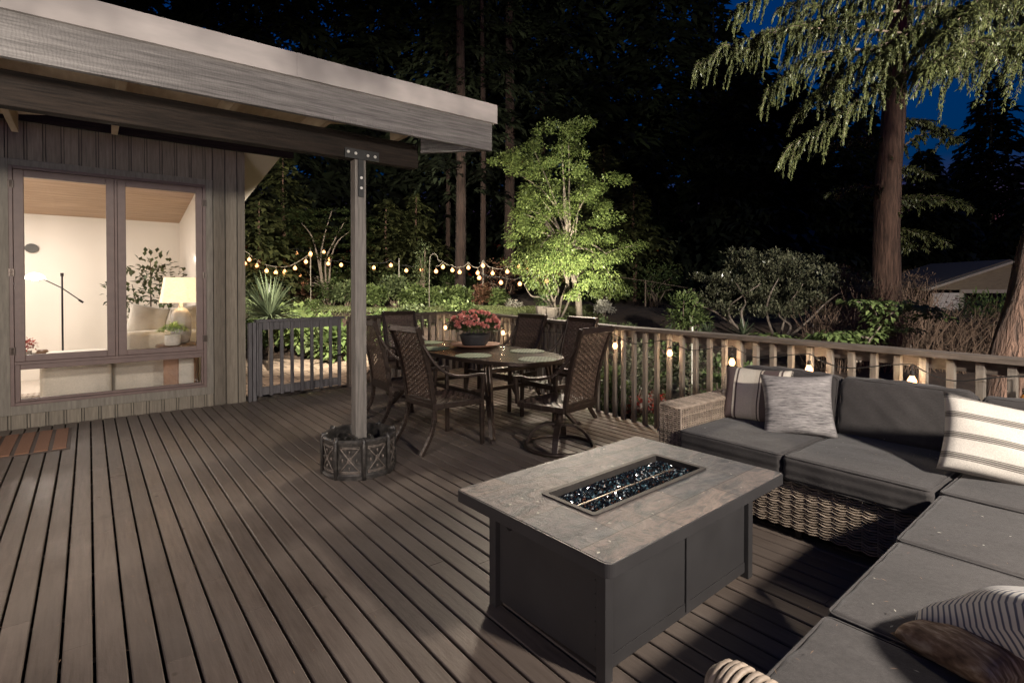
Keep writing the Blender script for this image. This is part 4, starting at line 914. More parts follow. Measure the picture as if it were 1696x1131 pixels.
def make_chair(label, swivel=False, group=None):
    c = empty('dining_chair', (0, 0, 0), label, 'chair', group)
    B = lambda m, n, mt=M['bronze'], par=c, **kw: m.build(n, mt, par, local=True, **kw)
    m = MB(); sf = [(-.235, -.23), (-.275, .10), (-.28, .25), (.28, .25), (.275, .10), (.235, -.23)]
    loop = smoothpts([(x, y, .405) for x, y in sf[:3]], 3)+smoothpts([(-.28, .25, .405), (0, .285, .405), (.28, .25, .405)], 4)[1:]+smoothpts([(x, y, .405) for x, y in sf[3:]], 3)[1:]+[Vector((-.235, -.23, .405))]
    for p, q in zip(loop[:-1], loop[1:]): m.bar(p, q, .03, .048)
    B(m, 'seat_frame', bevel=.004)
    def SP(u, v): hw = .235+.045*min(1, v*1.4); return ((2*u-1)*hw, -.22+.485*v, .425-.018*math.sin(PI*u)*math.sin(PI*v)), (0, 0, 1)
    B(woven(SP, 13, 13, gap=.30, sub=3), 'seat', M['weave'])
    w_b, w_t = .225, .235
    def wv(v): return w_b-.012*math.sin(PI*v)+.012*v
    m = MB()
    for s_ in (-1, 1):
        pts = [Vector((s_*wv(v), *bprof(v))) for v in np.linspace(0, 1, 10)]
        for p, q in zip(pts[:-1], pts[1:]): m.bar(p, q+(q-p)*.04, .032, .042, up=(0, 1, .2))
    y, z = bprof(.975); m.bar((-.238, y, z), (.238, y, z), .042, .055, up=(0, .2, 1)); y, z = bprof(.05); m.bar((-.21, y, z), (.21, y, z), .03, .05)
    B(m, 'back_frame', bevel=.005)
    def BP(u, v): vv = .07+.87*v; y, z = bprof(vv); return ((2*u-1)*(wv(vv)-.014), y, z), (0, .97, .24)
    B(woven(BP, 11, 30, gap=.16, sub=4, amp=.0042, vgap=.52), 'backrest', M['weave'])
    for s_ in (-1, 1):
        y, z = bprof(.80)
        pts = smoothpts([(s_*.236, y, z), (s_*.262, -.25, .80), (s_*.29, -.12, .69), (s_*.30, .05, .652), (s_*.30, .20, .655), (s_*.30, .285, .645)], 4)
        m = MB()
        for p, q in zip(pts[:-1], pts[1:]): m.bar(p, q+(q-p)*.05, .036, .022)
        m.bar((s_*.299, .268, .64), (s_*.284, .255, .41), .034, .030, up=(0, 1, 0)); B(m, 'arm', bevel=.004)
    if not swivel:
        for s_ in (-1, 1):
            B(MB().bar((s_*.284, .255, .42), (s_*.284, .262, 0), .036, .034, up=(0, 1, 0)), 'leg', bevel=.004)
            pts = smoothpts([(s_*.225, -.225, .42), (s_*.228, -.225, .30), (s_*.235, -.27, .15), (s_*.245, -.37, 0)], 4); m = MB()
            for p, q in zip(pts[:-1], pts[1:]): m.bar(p, q, .034, .036, up=(0, 1, 0))
            B(m, 'leg', bevel=.004)
    else:
        m = MB(); ringp = [(.31*math.cos(a), .31*math.sin(a), .022) for a in np.linspace(0, 2*PI, 49)]; m.tube(ringp, .018, 8, cap=False)
        sb = B(m, 'swivel_base', smooth=True)
        for k in range(4):
            a = k*PI/2+.5; pts = smoothpts([(.30, 0, .03), (.24, 0, .14), (.14, 0, .205), (.02, 0, .215)], 4); m = MB()
            pts = [Vector((p.x*math.cos(a), p.x*math.sin(a), p.z)) for p in pts]
            for p, q in zip(pts[:-1], pts[1:]): m.bar(p, q+(q-p)*.06, .052, .022)
            B(m, 'base_arm', par=sb, bevel=.003)
        B(MB().lathe([(.035, .20), (.045, .24), (.03, .26), (.028, .33), (.07, .34), (.12, .36), (.12, .385), (0, .385)], n=20), 'swivel_hub', par=sb, smooth=False)
    return c
G1 = 'fixed-leg chairs along the sides of the dining table'
ch = make_chair('woven bronze dining chair in front of the table, nearest the planter ring', group=G1)
ch.location = (2.58, 4.34, 0); ch.rotation_euler = (0, 0, R(-90+3))
for x, y, a, lb_ in ((2.66, 5.32, -92, 'woven dining chair half hidden behind the roof post'), (4.08, 5.22, 94, 'woven dining chair against the rail just right of the flower bowl'), (4.06, 4.36, 87, 'woven dining chair against the rail behind the swivel chair')):
    k = copy_tree(ch); k.location = (x, y, 0); k.rotation_euler = (0, 0, R(a)); k['label'] = lb_
G2 = 'swivel chairs at the two ends of the dining table'
sw = make_chair('woven swivel dining chair on a ring base beside the fire table, back to the sofa', True, G2)
sw.location = (3.34, 3.54, 0); sw.rotation_euler = (0, 0, R(10))
k = copy_tree(sw); k.location = (3.44, 6.62, 0); k.rotation_euler = (0, 0, R(176)); k['label'] = 'woven swivel dining chair at the far head of the table'
tb = empty('dining_table', (3.50, 5.10, 0), 'long oval dark bronze dining table with splayed curved legs', 'table')
def sup(a, b, n=64, e=2.7): return [(a*math.copysign(abs(math.cos(t))**(2/e), math.cos(t)), b*math.copysign(abs(math.sin(t))**(2/e), math.sin(t))) for t in np.linspace(0, 2*PI, n, endpoint=False)]
def tabmat():
    m, t, p = mk('cast_table_top'); n = N(t, 'ShaderNodeTexNoise', Scale=14, Detail=6); t.links.new(coords(t), n.inputs['Vector'])
    br = N(t, 'ShaderNodeTexBrick', Scale=1); br.inputs['Brick Width'].default_value = .16; br.inputs['Row Height'].default_value = .052; br.inputs['Mortar Size'].default_value = .004; br.inputs['Mortar Smooth'].default_value = .6
    for k_, v_ in (('Color1', (1, 1, 1, 1)), ('Color2', (.9, .9, .9, 1)), ('Mortar', (0, 0, 0, 1))): br.inputs[k_].default_value = v_
    t.links.new(coords(t), br.inputs['Vector'])
    t.links.new(ramp(t, n.outputs[0], [(.3, (.05, .034, .026)), (.7, (.10, .07, .052))]), p.inputs['Base Color']); p.inputs['Roughness'].default_value = .27; p.inputs['Metallic'].default_value = .35
    b = N(t, 'ShaderNodeBump', Strength=.6, Distance=.004); t.links.new(br.outputs['Color'], b.inputs['Height']); t.links.new(b.outputs[0], p.inputs['Normal']); return m
TB = lambda m, n, mt=M['bronze'], **kw: m.build(n, mt, tb, local=True, **kw)
TB(MB().prism(sup(.53, 1.21), .712, .732), 'tabletop', tabmat())
m = MB(); ring(m, sup(.555, 1.235), sup(.531, 1.211), .695, .734); TB(m, 'table_rim', bevel=.005)
for sx in (-1, 1):
    for sy in (-1, 1):
        m = MB()
        for off in (0, .06):
            pts = smoothpts([(sx*.40, sy*(.80-off), .70), (sx*.41, sy*(.84-off), .50), (sx*.44, sy*(.90-off*.8), .25), (sx*.54, sy*(1.06-off*.2), .02), (sx*.57, sy*(1.11-off*.2), .018)], 4)
            for p, q in zip(pts[:-1], pts[1:]): m.bar(p, q+(q-p)*.04, .034, .034, up=(0, 1, .01))
        TB(m, 'leg', bevel=.004)
    TB(MB().bar((sx*.415, -.84, .36), (sx*.415, .84, .36), .03, .045), 'side_rail', bevel=.004)
for sy in (-1, 1): TB(MB().bar((-.40, sy*.82, .62), (.40, sy*.82, .62), .03, .04), 'cross_rail', bevel=.004); TB(MB().bar((-.41, sy*.45, .36), (.41, sy*.45, .36), .03, .04), 'cross_rail', bevel=.004)
def pmat():
    m, t, p = mk('green_woven_mat'); ch_ = N(t, 'ShaderNodeTexChecker', Scale=42); t.links.new(coords(t), ch_.inputs['Vector'])
    ch_.inputs['Color1'].default_value = (.27, .33, .20, 1); ch_.inputs['Color2'].default_value = (.15, .18, .11, 1); t.links.new(ch_.outputs[0], p.inputs['Base Color']); p.inputs['Roughness'].default_value = .75
    b = N(t, 'ShaderNodeBump', Strength=.4, Distance=.003); t.links.new(ch_.outputs[1], b.inputs['Height']); t.links.new(b.outputs[0], p.inputs['Normal']); return m
pm = pmat()
for x, y, lb_ in ((3.16, 4.66, 'round green woven placemat in front of the flower bowl, facing the nearest side chair'), (3.495, 4.02, 'round green placemat in the shade of the swivel chair at the near end'), (3.86, 4.62, 'round green placemat behind the near-end one, towards the rail'),
                  (3.16, 5.50, 'round green placemat beside the chair behind the post'), (3.46, 6.14, 'round green placemat at the far head of the table'), (3.86, 5.62, 'round green placemat hidden behind the flower bowl')):
    o = MB().lathe([(0, 0), (.188, 0), (.195, .003), (.188, .006), (0, .006)], n=40, cap=False).build('placemat', pm); o.location = (x, y, .7345); tag(o, lb_, 'placemat', 'green placemats on the dining table')
fx, fy = 3.67, 5.38
o = tag(MB().lathe([(0, 0), (.20, 0), (.30, .028), (.31, .034), (.295, .036), (.20, .014), (0, .014)], (fx, fy, .735), 48, cap=False).build('terracotta_tray', M['terra'], smooth=True), 'wide terracotta saucer under the flower bowl', 'saucer')
fb = empty('flower_bowl', (fx, fy, .75), 'dark planter bowl of pink begonias on the dining table', 'plant')
MB().lathe([(0, 0), (.13, 0), (.15, .02), (.185, .12), (.19, .135), (.175, .135), (.165, .11), (0, .11)], (fx, fy, .75), 40, cap=False).build('bowl', mat('dark_pot', (.05, .05, .055), (.03, .03, .033), 20, rough=.5), fb, autos=50)
th_ = rg.uniform(0, 2*PI, 2000); r_ = rg.random(2000)**.5; ph2 = rg.uniform(-.25, 1, 2000)
dome = lambda a, r, k: np.stack([fx+.34*r*np.cos(a)*k, fy+.34*r*np.sin(a)*k, .89+.25*np.sqrt(np.clip(1-(r*.98)**2, 0, 1))*k], -1)
a = rg.uniform(0, 2*PI, 1300); r = rg.random(1300)**.5; c = dome(a, r, rg.uniform(.6, .97, 1300)[:, None][:, 0]) 
leaf_mesh('foliage', c, np.stack([np.cos(a)*r, np.sin(a)*r, rg.uniform(-.5, .6, len(a))], -1)+rg.normal(0, .2, c.shape), np.tile([0, 0, 1.], (len(a), 1)), rg.uniform(.04, .075, len(a)), .038, M['leafA'], fb)
nf = 46; a = rg.uniform(0, 2*PI, nf); r = rg.random(nf)**.5; cc = dome(a, r, 1.0); cc[:, 2] += .01
for i in range(nf):
    k_ = 26; o_ = rdir(rg, k_); o_[:, 2] = np.abs(o_[:, 2]); c = cc[i]+o_*.014
    me_o = leaf_mesh('blossom', c, o_+rg.normal(0, .3, o_.shape), np.roll(o_, 1, 1)+.1, .034, .032, M['pinkfl'], fb, fold=.3)

# doormat
dm = empty('doormat', (-.62, 6.68, 0), 'ribbed rust-brown rubber doormat on the deck boards', 'doormat')
rust = mat('rust_coir', (.33, .17, .10), (.22, .11, .065), 60, rough=.9, bump=.5)
MB().b2((-1.15, 6.235, .002), (-.145, 7.12, .010)).build('mat_base', mat('mat_rubber', (.09, .06, .045), None, 20, rough=.7), dm)
for k in range(8): MB().b2((-1.14+k*.125, 6.25, .0105), (-1.045+k*.125, 7.105, .018)).build('coir_strip', rust, dm, bevel=.002)

# fir needles and petals scattered about
def scatter(name, n, f, L, W, mt, label):
    c = []; ax = []
    for i in range(n):
        p, nn = f(); a = rnd.uniform(0, 2*PI); c.append(p); ax.append((math.cos(a), math.sin(a), 0))
    o = leaf_mesh(name, c, np.array(ax), np.tile([0, 0, 1.], (n, 1)), rg.uniform(*L, n), rg.uniform(*W, n), mt, fold=.05); tag(o, label, 'debris', kind='stuff')
needle = mat('dry_needle', (.34, .22, .14), (.24, .15, .10), 20, rough=.7, bump=0, isl=.4)
scatter('fir_needle_litter', 900, lambda: ((rnd.uniform(-1.5, 4.0), rnd.uniform(.4, 5.5), .003), 0), (.012, .034), (.0015, .003), needle, 'dry fir needles scattered over the deck boards')
scatter('fallen_petals', 48, lambda: ((*[(rnd.uniform(3.25, 3.9), rnd.uniform(.75, 2.1), .505), (rnd.uniform(1.4, 3.1), rnd.uniform(.2, .64), .505)][rnd.random() < .3],), 0), (.006, .018), (.003, .007), M['whitefl'], 'pale petals and needles fallen on the sofa cushions')
scatter('needle_litter', 120, lambda: ((*[(rnd.uniform(3.2, 3.9), rnd.uniform(.75, 2.1), .5), (rnd.uniform(1.2, 3.1), rnd.uniform(.0, .64), .5)][rnd.random() < .6],), 0), (.010, .026), (.0014, .0024), needle, 'dry brown needles lying on the charcoal sofa cushions')
def ftop():
    while 1:
        x, y = rnd.uniform(-.66, .66), rnd.uniform(-.42, .42)
        if abs(x-bcx) > bw+.02 or abs(y-bcy) > bd_+.02: return ((2.02+x*.9991-y*.042, 1.67+y*.9991+x*.042, Hh+.0035), 0)
scatter('petals', 26, ftop, (.008, .02), (.006, .013), M['whitefl'], 'white petals fallen on the slate fire table top')
# ------------------------------------------------------------------ GARDEN
UP = np.array([0, 0, 1.])
def ups(n): return np.tile(UP, (n, 1))+rg.normal(0, .25, (n, 3))
def shrub(name, px, d, wd, h, mt, label, cat='shrub', n=900, L=.07, W=.045, group=None, lift=.0, stem=M['twig'], dens=1., flat=.75, seed=0, z=None, asp=.8):
    b = gp(px, d); 
    if z is not None: b.z = z
    r = empty(name, b, label, cat, group)
    k = max(8, int(16*dens*(1+wd*h))); cs = []
    for i in range(k):
        a = rnd.uniform(0, 2*PI); e = rnd.uniform(-.3, 1); q = rnd.random()**.4*.8
        cs.append((b.x+wd/2*q*math.cos(a)*(1-max(0, e)*.35), b.y+wd/2*asp*q*math.sin(a)*(1-max(0, e)*.35), b.z+lift+(h-lift)*(.42+.45*e*(1-.3*q))))
    per = max(6, n//k); c, o_ = clump_leaves(rg, cs, per, rg.uniform(.16, .30, k)*math.sqrt(max(.15, wd*h)), flat)
    c[:, 2] = np.maximum(c[:, 2], b.z+.02)
    ax = o_*1.5+(c-np.array([b.x, b.y, b.z+h*.4]))*.35/max(wd, h)+rg.normal(0, .12, c.shape)
    leaf_mesh('foliage', c, ax, ups(len(c)), rg.uniform(.65, 1.25, len(c))*L, rg.uniform(.7, 1.2, len(c))*W, mt, r)
    m = MB()
    for i in range(min(9, 4+k//6)):
        e = Vector(cs[i % len(cs)]); p0 = b+Vector((rnd.uniform(-.05, .05)*wd, rnd.uniform(-.05, .05)*wd, -.05)); md = p0.lerp(e, .5)+Vector((rnd.uniform(-.1, .1)*wd, rnd.uniform(-.1, .1)*wd, .1*h))
        m.tube(smoothpts([p0, md, e], 3), [.014*h+.003]*3+[.008*h+.002]*3+[.003], 5)
    m.build('stems', stem, r); return r
DK2 = mat('dark_plant_stem', (.06, .045, .033), (.03, .022, .017), 12, rough=.9, bump=.4)
def spiky(name, px, d, z, n, L, W, mt, label, cat='plant', group=None, trunk=None, spread=1.0, droop=.5, ground=None):
    b = gp(px, d); zz = b.z+z if z is not None else b.z; r = empty(name, b, label, cat, group)
    cs = []; m = MB()
    for i in range(n):
        a = rnd.uniform(0, 2*PI); el = rnd.uniform(.05, 1.35)**1.0*spread; l_ = L*rnd.uniform(.7, 1.1); w_ = W*rnd.uniform(.8, 1.2)
        dr = Vector((math.cos(a)*math.cos(el), math.sin(a)*math.cos(el), math.sin(el))); sd = Vector((-math.sin(a), math.cos(a), 0))
        p0 = Vector((b.x, b.y, zz)); pts = []
        for s in range(5):
            t = s/4; pts.append(p0+dr*l_*t+Vector((0, 0, -droop*l_*t*t*math.cos(el)*.6)))
        ww = [.6, 1, .85, .5, .04]; vs = []
        for p, q in zip(pts, ww): vs += [p-sd*w_*q/2, p+Vector((0, 0, -w_*q*.25)), p+sd*w_*q/2]
        m.add(vs, [(3*s, 3*s+1, 3*s+4, 3*s+3) for s in range(4)]+[(3*s+1, 3*s+2, 3*s+5, 3*s+4) for s in range(4)])
    m.build('leaves', mt, r, smooth=True)
    if trunk: MB().tube([b-Vector((0, 0, .1)), Vector((b.x+.03, b.y, b.z+z*.5)), Vector((b.x, b.y, zz+.03))], [trunk*1.2, trunk, trunk*.9], 10).build('trunk', DK2, r)
    return r
spiky('yucca', 446, 10.6, 1.08, 210, .98, .040, M['yucca'], 'spiky yucca with long sword leaves left of the roof post', 'yucca', trunk=.045, spread=1.0)
shrub('low_shrub', 517, 14.6, .55, .42, M['leafD'], 'small bright feathery green bush standing on the lawn edge', n=1300, L=.06, W=.018)
shrub('shrub', 420, 12.9, 1.2, 1.25, M['leafB'], 'pale green bush behind the yucca at the house corner', n=1500)
shrub('shrub', 402, 12.4, 1.0, 1.0, M['leafD'], 'bright green bush cut off by the house wall corner', n=900)
shrub('shrub', 492, 17.6, 1.3, .8, M['leafR'], 'reddish-leaved low bush below the stone bench', n=1300)
shrub('shrub', 548, 17.3, 1.2, .95, M['leafA'], 'dark green bush left of the roof post beneath the pale stems', n=1300)
G = 'broad-leaved shrubs in the bed behind the lawn'
for i, (px, d, wd, h, mt, lb_) in enumerate(((575, 16.9, 1.1, .85, 'leafB', 'pale leafy bush just left of the roof post at the lawn edge'), (622, 17.0, 1.1, .8, 'leafD', 'green broad-leaved bush first right of the roof post'),
    (655, 17.3, 1.3, 1.05, 'leafB', 'tall pale bush with upright shoots behind the far head chair'), (690, 17.0, 1.1, .75, 'leafD', 'low green bush right of the tall pale one'),
    (725, 16.9, 1.1, .62, 'leafD', 'low rounded green bush at the foot of the shepherd hook'), (765, 17.1, 1.1, .65, 'leafD', 'green hydrangea-like bush above the flower bowl'), (797, 17.2, .8, .75, 'leafR', 'reddish bush between the green ones and the maple'),
    (822, 17.3, .8, .55, 'leafD', 'last green bush of the bed before the bare mulch'))):
    shrub('bed_shrub', px, d, wd, h, M[mt], lb_, n=1500, L=.11, W=.085, group=G)
shrub('shrub', 851, 16.2, .7, .3, M['whitefl'], 'low cream-flowered clump on the mulch left of the stone planter', n=420, L=.05, W=.04)
shrub('shrub', 700, 17.6, .6, 2.4, M['leafB'], 'tall narrow climbing shrub with pale leaves above the shepherd hook', n=1100, L=.07, W=.045, dens=1.2)
shrub('shrub', 830, 18.2, 1.6, 1.7, M['leafR'], 'rosy-leaved loose shrub glowing behind the garden bulbs left of the maple', n=1200, L=.06, W=.04)
for px, d, wd, h, lb_ in ((660, 20, 2.2, 1.1, 'dark fern-like shrub behind the bed under the trunks'), (760, 20.5, 2.0, 1.0, 'dark low shrub behind the bulbs in front of the twin trunks'), (560, 20.5, 2.4, 1.3, 'shadowy shrub behind the pale stems'), (1000, 19, 2.4, 1.2, 'shadowy shrub behind and right of the maple trunk'), (1085, 17.5, 2.6, 1.5, 'dim green shrub along the wire fence'), (450, 21, 3.0, 1.6, 'shadowy shrub far behind the stone bench')):
    shrub('shrub', px, d, wd, h, M['leafA'], lb_, n=1500, L=.08, W=.045)
# hostas seen through the gate
G = 'large-leaved plants along the path behind the gate'
for i, (px, d, wd, h, mt, lb_) in enumerate(((432, 12.9, .9, .75, 'leafA', 'dark narrow-leaved clump at the hinge side behind the gate'), (458, 13.1, 1.0, .95, 'leafD', 'bright green clump second from the hinge side behind the gate'), (488, 12.8, 1.1, 1.0, 'leafD', 'tall bright broad-leaved plant behind the middle pickets'),
     (518, 12.7, 1.0, .85, 'leafD', 'bright round-leaved plant behind the gate right of the middle'), (545, 12.3, .9, .7, 'leafB', 'pale round-leaved plant near the latch side behind the gate'), (565, 11.6, .8, .9, 'leafA', 'dark leafy plant beside the gate latch'))):
    shrub('hosta', px, d, wd, h, M[mt], lb_, 'plant', n=560, L=.20, W=.15, group=G, flat=.9)
for px, d, wd, h, mt, lb_ in ((632, 12, .9, 1.0, 'leafA', 'leafy plant behind the rail left of the front chair'), (680, 13, 1.2, .7, 'leafB', 'pale leafy plant low behind the far railing'), (760, 13.5, 1.2, .6, 'leafD', 'green plant low behind the railing at the far corner')):
    shrub('shrub', px, d, wd, h, M[mt], lb_, n=700, L=.1, W=.07)
# groundcover right of the maple
for px, d, wd, h, mt, lb_ in ((990, 12.2, 1.0, .36, 'leafB', 'pale low groundcover clump right of the maple trunk'), (1035, 11.6, 1.1, .36, 'leafB', 'pale low groundcover clump above the swivel chair'), (905, 13.2, .8, .22, 'leafA', 'small green clump at the foot of the multi-stem shrub'), (935, 12.6, .7, .25, 'leafD', 'small bright clump left of the maple trunk'), (1000, 14.3, .5, .4, 'whitefl', 'small pale blossoming sprig behind the maple trunk')):
    b_ = at(px, 534, d).z-.12; shrub('groundcover', px, d, wd, h, M[mt], lb_, 'plant', n=900, L=.07, W=.05, z=float(terr(*gp(px, d).xy)))
# planting seen between the balusters on the right
for px, py, d, wd, h, mt, lb_ in ((1015, 625, 7.0, .55, .95, 'leafD', 'bright green plant between the balusters right of the swivel chair'), (1050, 620, 7.6, .9, 1.1, 'leafC', 'small-leaved glossy shrub behind the balusters at the hanging bulbs'), (1100, 600, 7.9, 1.0, 1.15, 'leafA', 'leafy bush behind the balusters above the wicker arm'), (1160, 590, 7.4, 1.0, 1.1, 'leafC', 'glossy-leaved shrub behind the striped pillow'), (1215, 580, 7.0, .9, 1.0, 'leafA', 'green shrub behind the balusters over the striped pillow'),
     (1290, 600, 6.2, .6, .85, 'leafB', 'pale small-leaved shoot behind the first back cushion'), (1390, 600, 5.6, .5, .85, 'leafD', 'green arching shoots behind the middle back cushion'), (1085, 700, 6.3, .9, .42, 'leafB', 'low pale groundcover at the deck edge beside the wicker arm'), (1010, 690, 6.9, .8, .35, 'leafA', 'low plants at the deck edge behind the swivel chair')):
    shrub('shrub', px, d, wd, h, M[mt], lb_, n=900, L=.065, W=.045)
b = gp(1065, 7.2); r = empty('red_flowers', b, 'small red begonias growing at the deck edge behind the balusters', 'flowers')
c, o_ = clump_leaves(rg, [(b.x+rnd.uniform(-.5, .5), b.y+rnd.uniform(-.3, .3), b.z+.25) for _ in range(12)], 30, .09, .7); leaf_mesh('petals', c, o_, ups(len(c)), .045, .035, M['redfl'], r)
c, o_ = clump_leaves(rg, [(b.x+rnd.uniform(-.5, .5), b.y+rnd.uniform(-.3, .3), b.z+.12) for _ in range(16)], 40, .13, .7); leaf_mesh('foliage', c, o_, ups(len(c)), .06, .045, M['leafR'], r)
for i, (px, d, s, lb_) in enumerate(((1060, 7.9, .5, 'flat pinkish boulder behind the balusters right of the swivel chair'), (1100, 8.6, .6, 'long pinkish garden rock above the wicker arm'), (1145, 8.0, .45, 'pinkish rock behind the striped pillow'), (1020, 8.4, .4, 'small grey-pink rock behind the bright green plant'))):
    b = gp(px, d); m = mound(b.x, b.y, s, s*.7, s*.55, n=10, seed=i+20, z0_=b.z-.05, pw=.4); tag(m.build('garden_rock', M['stone'], smooth=False), lb_, 'rock', 'rocks in the bed beyond the railing')
b = gp(1147, 7.1); tag(MB().tube([b-Vector((0, 0, .1)), Vector((b.x, b.y, .93))], .012, 8).build('white_stake', mat('white_stake', (.6, .58, .5), None, 10)), 'thin white garden stake standing behind the balusters', 'stake')
for i, (px, d, lb_) in enumerate(((1108, 9.6, 'small spiky fern behind the rail left of the three'), (1172, 9.2, 'spiky fern behind the rail, middle of the three'), (1232, 8.7, 'largest spiky fern behind the rail, right of the three'))):
    b = gp(px, d); tgt = at(px, 556, d).z; spiky('sword_fern', px, d, tgt-b.z, 60, .26+.04*i, .03, M['yucca'], lb_, 'fern', 'spiky ferns behind the railing', trunk=.03, droop=.6)

# ---- trees
def trunk_mesh(pts, rs, n=14, flute=.06):
    m = MB(); pts = smoothpts(pts, 6); k = len(pts); rr_ = np.interp(np.linspace(0, 1, k), np.linspace(0, 1, len(rs)), rs)
    m.tube(pts, list(rr_), n, up=(1, 0, 0))
    for i in range(k):
        for j in range(n):
            q = i*n+j; v = Vector(m.v[q]); c = pts[i]; f = 1+flute*math.sin(j*2.7+i*.35)+.03*math.sin(j*5.1+i*1.1); m.v[q] = tuple(c+(v-c)*f)
    return m
def conifer_crown(H, rmax, lo, nb, seed, qL=.42, qW=.16, per=34, droop=.35, top=.1):
    q = np.random.default_rng(seed); C = []; A = []; Ls = []
    for i in range(nb):
        t = i/nb; z = H*(lo+(1-lo)*t**.9); a = q.uniform(0, 2*PI); L = rmax*((1-t)**.75*.95+top*.5)*q.uniform(.55, 1.15)
        k = max(5, int(per*L/rmax)); s = q.random(k)**.7
        x = L*s; zz = z+.18*x-droop*x*x/max(L, .5)+q.normal(0, .05*L, k)-.0; off = q.normal(0, .13, k)*L*(1.1-s)
        C.append(np.stack([x*np.cos(a)-off*np.sin(a), x*np.sin(a)+off*np.cos(a), zz], -1))
        sg = np.where(q.random(k) < .5, -1, 1)
        A.append(np.stack([np.cos(a+sg*.8), np.sin(a+sg*.8), q.uniform(-.75, -.05, k)], -1)); Ls.append(np.full(k, (.6+.5*(1-t))))
    C = np.concatenate(C); A = np.concatenate(A); Ls = np.concatenate(Ls)
    return C, A, Ls*qL*q.uniform(.6, 1.3, len(Ls)), qW*q.uniform(.6, 1.2, len(Ls))
protos = []
def conifer(loc, H, rmax, tr, label, lo=.1, variant=None, group='tall dark conifers behind the garden', name='conifer', mt=None, nb=150, trm=None, qL=.42, qW=.16):
    r = empty(name, loc, label, 'tree', group)
    if variant is not None and len(protos) > variant:
        for pr, H0 in [(p, protos[variant][1]) for p in protos[variant][0]]:
            c = pr.copy(); COL.objects.link(c); c.parent = r
        r.scale = (rmax/protos[variant][2], rmax/protos[variant][2], H/protos[variant][1]); return r
    C, A, L, W = conifer_crown(H, rmax, lo, nb, len(protos)*7+int(H*10), qL=qL, qW=qW)
    cr = leaf_mesh('crown', C, A, np.tile(UP, (len(C), 1)), L, W, mt or M['firdark'], r, local=True)
    tk = trunk_mesh([(0, 0, -.5), (.05, 0, H*.3), (0, .05, H*.65), (0, 0, H*.98)], [tr*1.15, tr, tr*.6, tr*.08]).build('trunk', trm or M['bark'], r, local=True, smooth=True)
    if variant is not None: protos.append(([cr, tk], H, rmax))
    return r
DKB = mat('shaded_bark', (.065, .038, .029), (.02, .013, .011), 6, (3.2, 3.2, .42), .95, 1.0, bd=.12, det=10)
# trunks one can pick out (px, distance, radius, crown start)
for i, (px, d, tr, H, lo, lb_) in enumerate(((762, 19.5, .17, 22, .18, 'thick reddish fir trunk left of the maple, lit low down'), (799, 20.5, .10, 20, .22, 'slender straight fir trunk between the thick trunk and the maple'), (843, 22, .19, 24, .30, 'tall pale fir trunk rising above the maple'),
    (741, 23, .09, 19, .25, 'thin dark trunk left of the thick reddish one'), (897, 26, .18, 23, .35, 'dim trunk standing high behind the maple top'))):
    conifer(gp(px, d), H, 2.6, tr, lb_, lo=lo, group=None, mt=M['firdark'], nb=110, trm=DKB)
SKX = [1150, 1185, 1210, 1250, 1290, 1330, 1400, 1500, 1560, 1620, 1700, 1800]; SKY = [-300, -60, 60, 60, 70, 140, 175, 260, 350, 360, 390, 390]
rr2 = random.Random(3); FC = []; FA = []; FL = []; FW = []; fvar = [conifer_crown(20, 3.2, .03, 210, 90+k, qL=.75, qW=.26) for k in range(5)]; ci = 0
for row, (d0, step, l0, l1, H0) in enumerate(((24, 3.2, -26, 11, 22), (30, 3.3, -34, 20, 26), (37, 3.4, -42, 24, 32), (46, 3.6, -54, 12, 40))):
    l = l0
    while l < l1:
        d = d0+rr2.uniform(-1.5, 1.5); ll = l+rr2.uniform(-.6, .6); px = CX_+F_*ll/d; H = H0*rr2.uniform(.82, 1.1)
        p = Vector((d*S_+ll*C_, d*C_-ll*S_, 0)); p.z = float(terr(p.x, p.y))
        if px > 1150: H = min(H, HC-(float(np.interp(px, SKX, SKY))+rr2.uniform(0, 60)-HY_)*d/F_-p.z)
        if H > 3:
            C, A, L, W = fvar[ci % 5]; a = rr2.uniform(0, 6); k = rr2.uniform(.9, 1.15); ca, sa = math.cos(a), math.sin(a)
            M3 = np.array([[ca, -sa, 0], [sa, ca, 0], [0, 0, 1]]); FC.append((C*[k, k, H/20])@M3.T+[p.x, p.y, p.z]); FA.append(A@M3.T); FL.append(L); FW.append(W)
        ci += 1; l += step
FC = np.concatenate(FC); o = leaf_mesh('forest', FC, np.concatenate(FA), np.tile(UP, (len(FC), 1)), np.concatenate(FL), np.concatenate(FW), leafmat('far_fir_needles', (.020, .027, .015), (.008, .011, .007), trans=0))  # near-black needles: night darkness of the far wood put into the colour
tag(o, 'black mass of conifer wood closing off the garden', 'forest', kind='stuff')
# conifers standing against the blue sky on the right: silhouette tops at given pixels
for px, py, d, rm, lb_ in ((1640, 125, 34, 3.6, 'tall conifer silhouetted against the blue sky, tallest at the right'), (1590, 265, 36, 3.0, 'conifer silhouetted left of the tallest one at the right'), (1375, 95, 33, 3.0, 'pointed conifer silhouette left of the big bare trunk'), (1530, 250, 31, 3.0, 'conifer silhouette just right of the big bare trunk'), (1432, 175, 34, 2.6, 'small conifer silhouette behind the big bare trunk'), (1320, 130, 32, 3.0, 'broad dark conifer right of the sky gap'), (1695, 330, 30, 3.0, 'conifer silhouette at the right edge'), (1255, 60, 31, 3.0, 'dark conifer below the upper sky gap'),(1180, -60, 30, 3.4, 'dark conifer left of the upper sky gap')):
    p = gp(px, d); H = at(px, py, d).z-p.z; conifer(p, H, rm, .2, lb_, lo=.04, group=None, nb=330, mt=bpy.data.materials['far_fir_needles'], trm=bpy.data.materials['far_fir_needles'], qL=.8, qW=.3)
